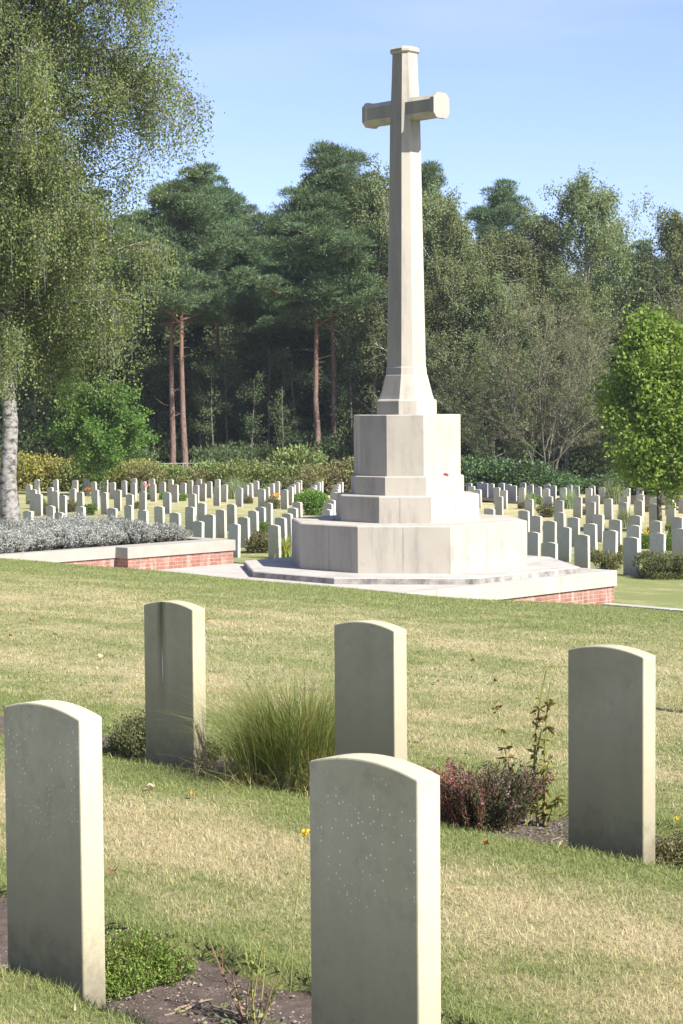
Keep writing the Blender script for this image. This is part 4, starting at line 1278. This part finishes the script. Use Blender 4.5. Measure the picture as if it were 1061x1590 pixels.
def leafy_tree(name, seed, H, r0, cb, env, n_limb, leaf, k_leaf, mat, bark, elev=.7, up=.2, droop=.2, strands=0.0, wig=.25, lean=(0, 0), subs=7, spread=.28, wid=.55, twigs=False):
    """trunk and limbs as one mesh, foliage as another; env(t) = crown radius at the height t of the crown"""
    g = np.random.default_rng(seed)
    g2 = np.random.default_rng(seed + 1)
    t = empty(name, (0, 0, 0))
    tb, lf = MB(), MB()
    line = trunk_line(g, H, wig, lean)
    s = np.linspace(0, 1, len(line))
    tb.tube(line, r0 * (1 - s) ** .75 + .01 + r0 * .35 * np.exp(-s * 40), 9)
    per = max(4, k_leaf // (n_limb * subs))
    for i in range(n_limb):
        q = cb + (1 - cb) * ((i + g.random()) / n_limb) ** .9 * .97
        tc = (q - cb) / (1 - cb)
        az = i * 2.39996 + g.normal(0, .3)
        e = elev * (1 + .5 * (tc - .4)) + g.normal(0, .12)
        d = np.array([math.cos(az) * math.cos(e), math.sin(az) * math.cos(e), math.sin(e)])
        L = max(.25, env(tc) * g.uniform(.78, 1.15)) / max(.35, math.cos(e))
        p = along(line, q)
        c = limb_curve(g, p, d, L, up, droop)
        rl = min(r0 * .5, .018 * L + .008) * (1.15 - .5 * tc)
        tb.tube(c, np.linspace(rl, rl * .18, len(c)), 5)
        for j in range(subs):
            b = along(c, .22 + .78 * (j + g.random()) / subs)
            dd = d * .6 + g.normal(0, .75, 3) + [0, 0, .15]
            dd /= np.linalg.norm(dd)
            Ls = L * g.uniform(.2, .42)
            cc = limb_curve(g, b, dd, Ls, up * .5, droop * 1.6, 4, .1)
            tb.tube(cc, np.linspace(rl * .3, rl * .07, len(cc)), 3)
            m = per
            sc_ = np.array([along(cc, x) for x in g.uniform(.1, 1.05, m)])
            if strands:
                st = g.random(m)
                grp = g.integers(0, max(3, m // 10), m)
                off = g.normal(0, spread * .55, (max(3, m // 10), 3)); ln = g.uniform(.3, 1.0, max(3, m // 10)) * strands
                pos = along(cc, .75) + off[grp] * [1, 1, .5] + (along(cc, .75) - b) * (g.random(max(3, m // 10)) - .5)[grp][:, None]
                if twigs:
                    for a_, b_ in zip(off, ln):
                        if g2.random() > .12: continue
                        top = along(cc, g2.random()); top2 = along(cc, .75) + a_ * [1, 1, .5]
                        tb.tube([top, (top + top2) / 2 + [0, 0, .08], top2, top2 - [g2.normal(0, .03), g2.normal(0, .03), b_]], [.008, .006, .005, .003], 3)
                hang = pos + np.column_stack([g.normal(0, .035, m), g.normal(0, .035, m), -st * ln[grp]])
                use = g.random(m) < .62
                sc_ = np.where(use[:, None], hang, sc_ + g.normal(0, spread * .5, (m, 3)))
                dirs = g.normal(size=(m, 3)) + [0, 0, -.9]
            else:
                cl = g.normal(0, spread * .6, (5, 3))[g.integers(0, 5, m)]
                sc_ = sc_ + cl + g.normal(0, spread * .45, (m, 3))
                dirs = g.normal(size=(m, 3)) + [0, 0, .1]
            lf.leaves(sc_, dirs, leaf * g.uniform(.6, 1.3, m), leaf * wid * g.uniform(.7, 1.2, m), g)
    zt = np.percentile(np.concatenate(lf.v)[:, 2], 99.7)
    for q in (tb, lf): q.v = [w * np.float32(H / zt) for w in q.v]
    tb.build('trunk', bark, t, smooth=True); lf.build('crown', mat, t)
    return t

def pine_tree(name, seed, H, r0, cb, rad, n_limb, k, lean=(0, 0), flat=.60, top_r=.4, stubs=8):
    g = np.random.default_rng(seed)
    t = empty(name, (0, 0, 0))
    tb, lf = MB(), MB()
    line = trunk_line(g, H, .35, lean)
    s = np.linspace(0, 1, len(line))
    tb.tube(line, r0 * (1 - .86 * s) + .3 * r0 * np.exp(-s * 40), 9)
    clumps = []
    for i in range(n_limb):
        q = cb + (1 - cb) * ((i + g.random() * .8) / n_limb) * .97
        tc = (q - cb) / (1 - cb)
        az = i * 2.39996 + g.normal(0, .4)
        e = .15 + .75 * tc ** 1.2 + g.normal(0, .28)
        L = rad * (1 - (1 - top_r) * tc ** 1.6) * (.55 + .45 * min(1, tc * 5)) * g.uniform(.4, 1.4)
        d = np.array([math.cos(az) * math.cos(e), math.sin(az) * math.cos(e), math.sin(e)])
        c = limb_curve(g, along(line, q), d, L, .6, .0, 7, .16)
        rl = min(.028 * L + .01, r0 * .4)
        tb.tube(c, np.linspace(rl, rl * .25, len(c)), 5)
        for x in np.linspace(.42, 1.0, max(3, int(L * 2.0))):
            if g.random() < .22: continue
            clumps.append((along(c, x) + g.normal(0, .35, 3) * [1, 1, .6], g.uniform(.4, .95) * (.8 + .35 * (1 - tc))))
            if g.random() < .75:
                side = np.cross(d, [0, 0, 1]) * g.choice([-1, 1]) * g.uniform(.5, 1.1) * L * .3
                b2 = along(c, x)
                tb.tube([b2, b2 + side * .6 + [0, 0, .05], b2 + side + [0, 0, .25]], [rl * .4, rl * .3, rl * .1], 3)
                clumps.append((b2 + side + [0, 0, .2], g.uniform(.4, .7)))
    clumps.append((line[-1], .5)); clumps.append((line[-1] - [0, 0, .5], .6))
    for i in range(stubs):
        q = g.uniform(.25, cb + .08); az = g.uniform(0, 6.28)
        p = along(line, q); L = g.uniform(.5, 1.8)
        tb.tube(limb_curve(g, p, [math.cos(az), math.sin(az), g.uniform(-.2, .3)], L, .1, .1, 4, .15), np.linspace(.035, .01, 5), 4)
    m = max(20, k // len(clumps))
    for c, r in clumps:
        d = g.normal(size=(m, 3)); d /= np.linalg.norm(d, axis=1)[:, None]
        d[:, 2] = np.where(d[:, 2] < -.45, -d[:, 2], d[:, 2])
        p = c + d * (r * g.uniform(.2, 1.0, m) ** .6 + np.abs(g.normal(0, .12, m)))[:, None] * [1.15, 1.15, flat]
        lf.leaves(p, d + g.normal(0, .45, (m, 3)) + [0, 0, .35], .27 * g.uniform(.6, 1.3, m), .05, g)
    zt = np.percentile(np.concatenate(lf.v)[:, 2], 99.7)
    for q in (tb, lf): q.v = [w * np.float32(H / zt) for w in q.v]
    tb.build('trunk', M['pine_bark'], t, smooth=True); lf.build('crown', M['pine_leaf'], t)
    return t

# the big birch at the left edge
def big_birch():
    env = lambda t: float(np.interp(t, [0, .15, .33, .42, .52, .66, .8, 1], [3.5, 3.9, 4.2, 5.2, 5.6, 4.7, 3.3, 1.0]))
    t = leafy_tree('birch_tree', 77, 23.0, .27, .215, env, 90, .095, 560000, M['birch_leaf'], M['near_birch_bark'], elev=.55, up=.1, droop=.75, strands=1.7, wig=.45, lean=(-.02, 0), subs=9, spread=.6, wid=.66, twigs=True)
    P = at_depth(17, 815, 60.0)
    t.location = (P[0], P[1], gz_xy(P[0], P[1]) - .1)
    tag(t, 'large birch with white peeling trunk and drooping olive crown at the left edge', 'tree')
big_birch()

def plant_tree(proto, px, Y, top_px, H0, label, rz, group=None, wide=1.0, cat='tree'):
    P = at_depth(px, top_px, Y)
    z = gz_xy(P[0], P[1]) - .1
    s = (P[2] - z) / H0
    return put(proto, USED, P[0], P[1], z, rz, (s * wide, s * wide, s), label, cat, group)

# the two bright green young trees
env_g = lambda t: float(np.interp(t, [0, .15, .4, .7, .9, 1], [1.25, 1.75, 1.5, .95, .5, .2]))
gum = leafy_tree('sweetgum_tree', 5, 7.2, .085, .20, env_g, 36, .15, 40000, M['gum_leaf'], M['bark'], elev=.75, up=.1, droop=.1, wig=.06, lean=(-.10, 0), subs=8, spread=.42, wid=.8)
plant_tree(gum, 1026, 64.0, 488, 7.2, 'bright green young tree with a pointed crown among the stones at right', 1.0, wide=1.02, cat='tree')
env_m = lambda t: 2.7 * (math.sin((min(1, t * .82 + .18)) ** .8 * math.pi) ** .6) + .1
map_ = leafy_tree('maple_tree', 6, 6.4, .10, .24, env_m, 32, .17, 42000, M['maple_leaf'], M['bark'], elev=.6, up=.1, droop=.15, wig=.1, subs=8, spread=.34, wid=.85)
plant_tree(map_, 153, 98.0, 588, 6.4, 'small round bright green tree before the wood, beneath the birch crown', 2.0, cat='tree')

# pines of the wood
pines = [pine_tree('pine_tree', 11, 20.0, .24, .58, 3.7, 40, 95000), pine_tree('pine_tree', 12, 20.0, .22, .55, 4.1, 42, 98000, lean=(.01, 0)), pine_tree('pine_tree', 13, 20.0, .21, .62, 3.4, 34, 70000)]
pl_list = [(262, 119, 292, 0, .4, 1.05, 'slim leaning pine with reddish trunk, left of its thicker neighbour'), (284, 116, 258, 1, 2.0, 1.1, 'thick straight pine with a bare reddish trunk right of the birch'), (335, 128, 268, 1, 4.0, 1.0, 'pine crown rising behind the reddish pine trunks'), (372, 136, 312, 2, 1.0, 1.0, 'lower pine filling the gap left of the sky notch'),
           (493, 117, 268, 1, 3.3, 1.15, 'pine with wide branches reaching left against the sky'), (515, 118, 226, 0, 5.0, 1.0, 'tallest pine, left of the cross shaft'), (553, 133, 262, 2, .6, 1.1, 'pine close behind the birch left of the cross'), (440, 140, 330, 2, 2.6, 1.2, 'dark pine behind the sky notch'),
           (663, 138, 258, 0, 1.6, .8, 'slender pine top just right of the cross shaft'), (785, 150, 284, 2, 2.2, 1.0, 'isolated pine top standing against the sky right of the cross'), (990, 150, 378, 1, .3, 1.0, 'pine top behind the birches at right'), (1022, 146, 404, 0, 4.4, 1.1, 'low pine top near the right edge'), (405, 127, 390, 1, 5.6, 1.2, 'dark pine in the shade left of centre'), (215, 132, 330, 0, 3.0, 1.1, 'pine behind the birch crown'), (120, 130, 300, 1, 1.5, 1.1, 'pine hidden in part by the big birch'), (20, 134, 320, 2, 3.7, 1.2, 'pine behind the big birch trunk')]
for px, Y, top, k, rz, w, lab in pl_list:
    plant_tree(pines[k], px, Y, top, 20.0, lab, rz, 'pines in the wood', w)

env_b = lambda t: 2.9 * (math.sin((min(1, t * .92 + .08)) ** .7 * math.pi) ** .6) * (1 - .35 * t) + .2
fb = [leafy_tree('birch_tree', s, 17.0, .15, .14, env_b, 40, .15, 42000, M['far_birch_leaf'], M['birch_bark'], elev=.85, up=.1, droop=.55, strands=1.3, wig=.35, subs=7, spread=.42, wid=.6) for s in (201, 202, 203)]
bl = [(580, 118, 262, 0, 'pale birch between the pines and the cross shaft'), (610, 121, 300, 1, 'birch right behind the cross shaft'), (672, 119, 290, 2, 'birch touching the right side of the cross shaft'), (706, 117, 318, 0, 'round birch right of the cross'), (742, 123, 372, 1, 'shorter birch under the isolated pine top'), (800, 121, 352, 2, 'birch right of the isolated pine top'), (845, 124, 330, 0, 'broad birch left of the tallest birch'), (905, 121, 276, 1, 'tallest birch on the right with a rounded open top'), (948, 126, 338, 2, 'birch on the right shoulder of the tallest birch'), (880, 116, 420, 0, 'low birch in front of the tallest birch'),
      (1052, 119, 318, 2, 'birch cut by the right picture edge'), (765, 116, 430, 1, 'low birch under the shorter birch'), (985, 120, 440, 0, 'low birch behind the bright green tree'), (640, 116, 420, 1, 'low birch behind the cross pedestal'), (1095, 124, 330, 0, 'birch beyond the right edge')]
for i, (px, Y, top, k, lab) in enumerate(bl):
    plant_tree(fb[k], px, Y, top, 17.0, lab, i * 1.7, 'birches in the wood', 1.0 if top < 340 else 1.25)

# darker broadleaved trees and thickets that close the wood
env_o = lambda t: 3.6 * (math.sin((min(1, t * .86 + .14)) ** .75 * math.pi) ** .5) + .2
oak = [leafy_tree('oak_tree', s, 13.0, .2, .10, env_o, 34, .24, 26000, M['oak_leaf'], M['bark'], elev=.5, up=.15, droop=.2, wig=.4, subs=7, spread=.55, wid=.7) for s in (301, 302)]
rr = random.Random(5)
xs = list(range(-120, 1200, 62))
for row, (Y, t0, t1) in enumerate(((126, 470, 560), (137, 430, 500), (152, 400, 470))):
    for i, px in enumerate(xs):
        top = rr.uniform(t0, t1)
        if 300 < px + row * 20 < 470: top += 25
        plant_tree(oak[(i + row) % 2], px + row * 20 + rr.uniform(-14, 14), Y + rr.uniform(-3, 3), top, 13.0,
                   'dark broadleaved tree, %s from the left in the %s line of the wood' % (ordn(i), ('front', 'middle', 'back')[row]), rr.uniform(0, 6.28), 'dark broadleaved trees in the wood', rr.uniform(1.0, 1.3))
thk = bush_proto('thicket_bush', 4.2, 3.4, M['oak_leaf'], 5200, .24, 61, lumps=16)
for i, px in enumerate(range(-60, 1150, 58)):
    P = at_depth(px + rr.uniform(-15, 15), 700, 118 + rr.uniform(-2, 6))
    put(thk, USED, P[0], P[1], gz_xy(P[0], P[1]) - .1, rr.uniform(0, 6), rr.uniform(.75, 1.35), 'dark thicket bush, %s from the left under the trees of the wood' % ordn(i), 'bush', 'thicket bushes under the trees')

# half dead and brown trees
def bare_tree(name, seed, H, mat, k_leaf, leaf=.12):
    g = np.random.default_rng(seed)
    t = empty(name, (0, 0, 0)); tb, lf = MB(), MB()
    def grow(p, d, L, r, lev):
        c = limb_curve(g, p, d, L, .35, .0, 6, .07)
        tb.tube(c, np.linspace(r, r * .35, len(c)), 5 if lev < 2 else 3)
        if lev >= 3:
            m = max(1, k_leaf // 500)
            lf.leaves(np.array([along(c, x) for x in g.uniform(.2, 1, m)]) + g.normal(0, .06, (m, 3)), g.normal(size=(m, 3)) + [0, 0, -.5], leaf * g.uniform(.5, 1.2, m), leaf * .5, g)
            return
        for _ in range((9, 7, 6)[lev]):
            s = g.uniform(.18, 1.0); b = along(c, s)
            dd = d + g.normal(0, .55, 3); dd[2] = abs(dd[2]) * .8 + .12; dd /= np.linalg.norm(dd)
            grow(b, dd, L * g.uniform(.35, .55), r * .42, lev + 1)
    for i in range(5):
        a = i * 1.256 + g.normal(0, .3)
        d = np.array([math.cos(a) * .34, math.sin(a) * .34, 1.0]); d /= np.linalg.norm(d)
        grow(np.array([math.cos(a) * .12, math.sin(a) * .12, 0]), d, H * g.uniform(.72, .92), .055, 0)
    tb.build('trunk', M['twig_bark'], t); lf.build('crown', mat, t)
    return t
bt = bare_tree('bare_tree', 9, 8.2, M['brown_leaf'], 5200, .10)
plant_tree(bt, 848, 110.5, 500, 8.2, 'half bare grey brown tree of many thin twigs right of the cross', 0.6, wide=1.05)
bt2 = bare_tree('bare_tree', 10, 8.2, M['far_birch_leaf'], 4000)
plant_tree(bt2, 768, 113, 560, 8.2, 'smaller half bare tree close right of the cross', 0.2, wide=1.2)
brn = leafy_tree('brown_tree', 303, 11.0, .14, .15, env_o, 26, .17, 15000, M['brown_leaf'], M['twig_bark'], elev=.7, up=.2, droop=.2, subs=7, spread=.4, wid=.5)
plant_tree(brn, 1052, 113, 446, 11.0, 'brownish tree behind the bright green tree at the right edge', 1.2, wide=.7)

# slender poles of young trees in the shade of the wood
def pole_tree(seed):
    g = np.random.default_rng(seed)
    t = empty('young_tree', (0, 0, 0)); tb, lf = MB(), MB()
    line = trunk_line(g, 9.0, .3, (g.normal(0, .03), 0))
    tb.tube(line, np.linspace(.085, .03, len(line)), 6)
    for i in range(14):
        q = g.uniform(.35, .98); az = g.uniform(0, 6.28)
        c = limb_curve(g, along(line, q), [math.cos(az), math.sin(az), .5], g.uniform(.7, 1.7), .2, .2, 4, .12)
        tb.tube(c, np.linspace(.025, .006, len(c)), 4)
        m = 110
        p = np.array([along(c, x) for x in g.uniform(.3, 1.05, m)]) + g.normal(0, .22, (m, 3))
        lf.leaves(p, g.normal(size=(m, 3)), .16 * g.uniform(.6, 1.2, m), .09, g)
    tb.build('trunk', M['twig_bark'], t); lf.build('crown', M['oak_leaf'], t)
    return t
poles = [pole_tree(i) for i in (71, 72, 73)]
for i, (px, Y, top) in enumerate(((328, 119, 560), (352, 122, 520), (388, 118, 590), (418, 121, 540), (440, 117, 600), (462, 120, 560), (545, 117, 560), (566, 120, 600), (738, 117, 600), (790, 118, 590), (905, 117, 610), (310, 121, 600))):
    plant_tree(poles[i % 3], px, Y, top, 9.0, 'slender young tree, %s from the left among those standing in the shade of the wood' % ordn(sorted((328, 352, 388, 418, 440, 462, 545, 566, 738, 790, 905, 310)).index(px)), i * 1.3, 'young trees in the shade of the wood')

# thin summer haze over the whole site
hz_m = bpy.data.materials.new('haze'); hz_m.use_nodes = True
hn = hz_m.node_tree; hn.nodes.clear()
ho = hn.nodes.new('ShaderNodeOutputMaterial'); hv = hn.nodes.new('ShaderNodeVolumePrincipled')
hv.inputs['Color'].default_value = (.86, .92, 1.0, 1); hv.inputs['Density'].default_value = 0.00022; hv.inputs['Anisotropy'].default_value = 0.2
hn.links.new(hv.outputs[0], ho.inputs['Volume'])
mb = MB(); box(mb, -3000, 3000, -3000, 3000, -7.5, 21.0)
tag(mb.build('haze', hz_m), kind='stuff')
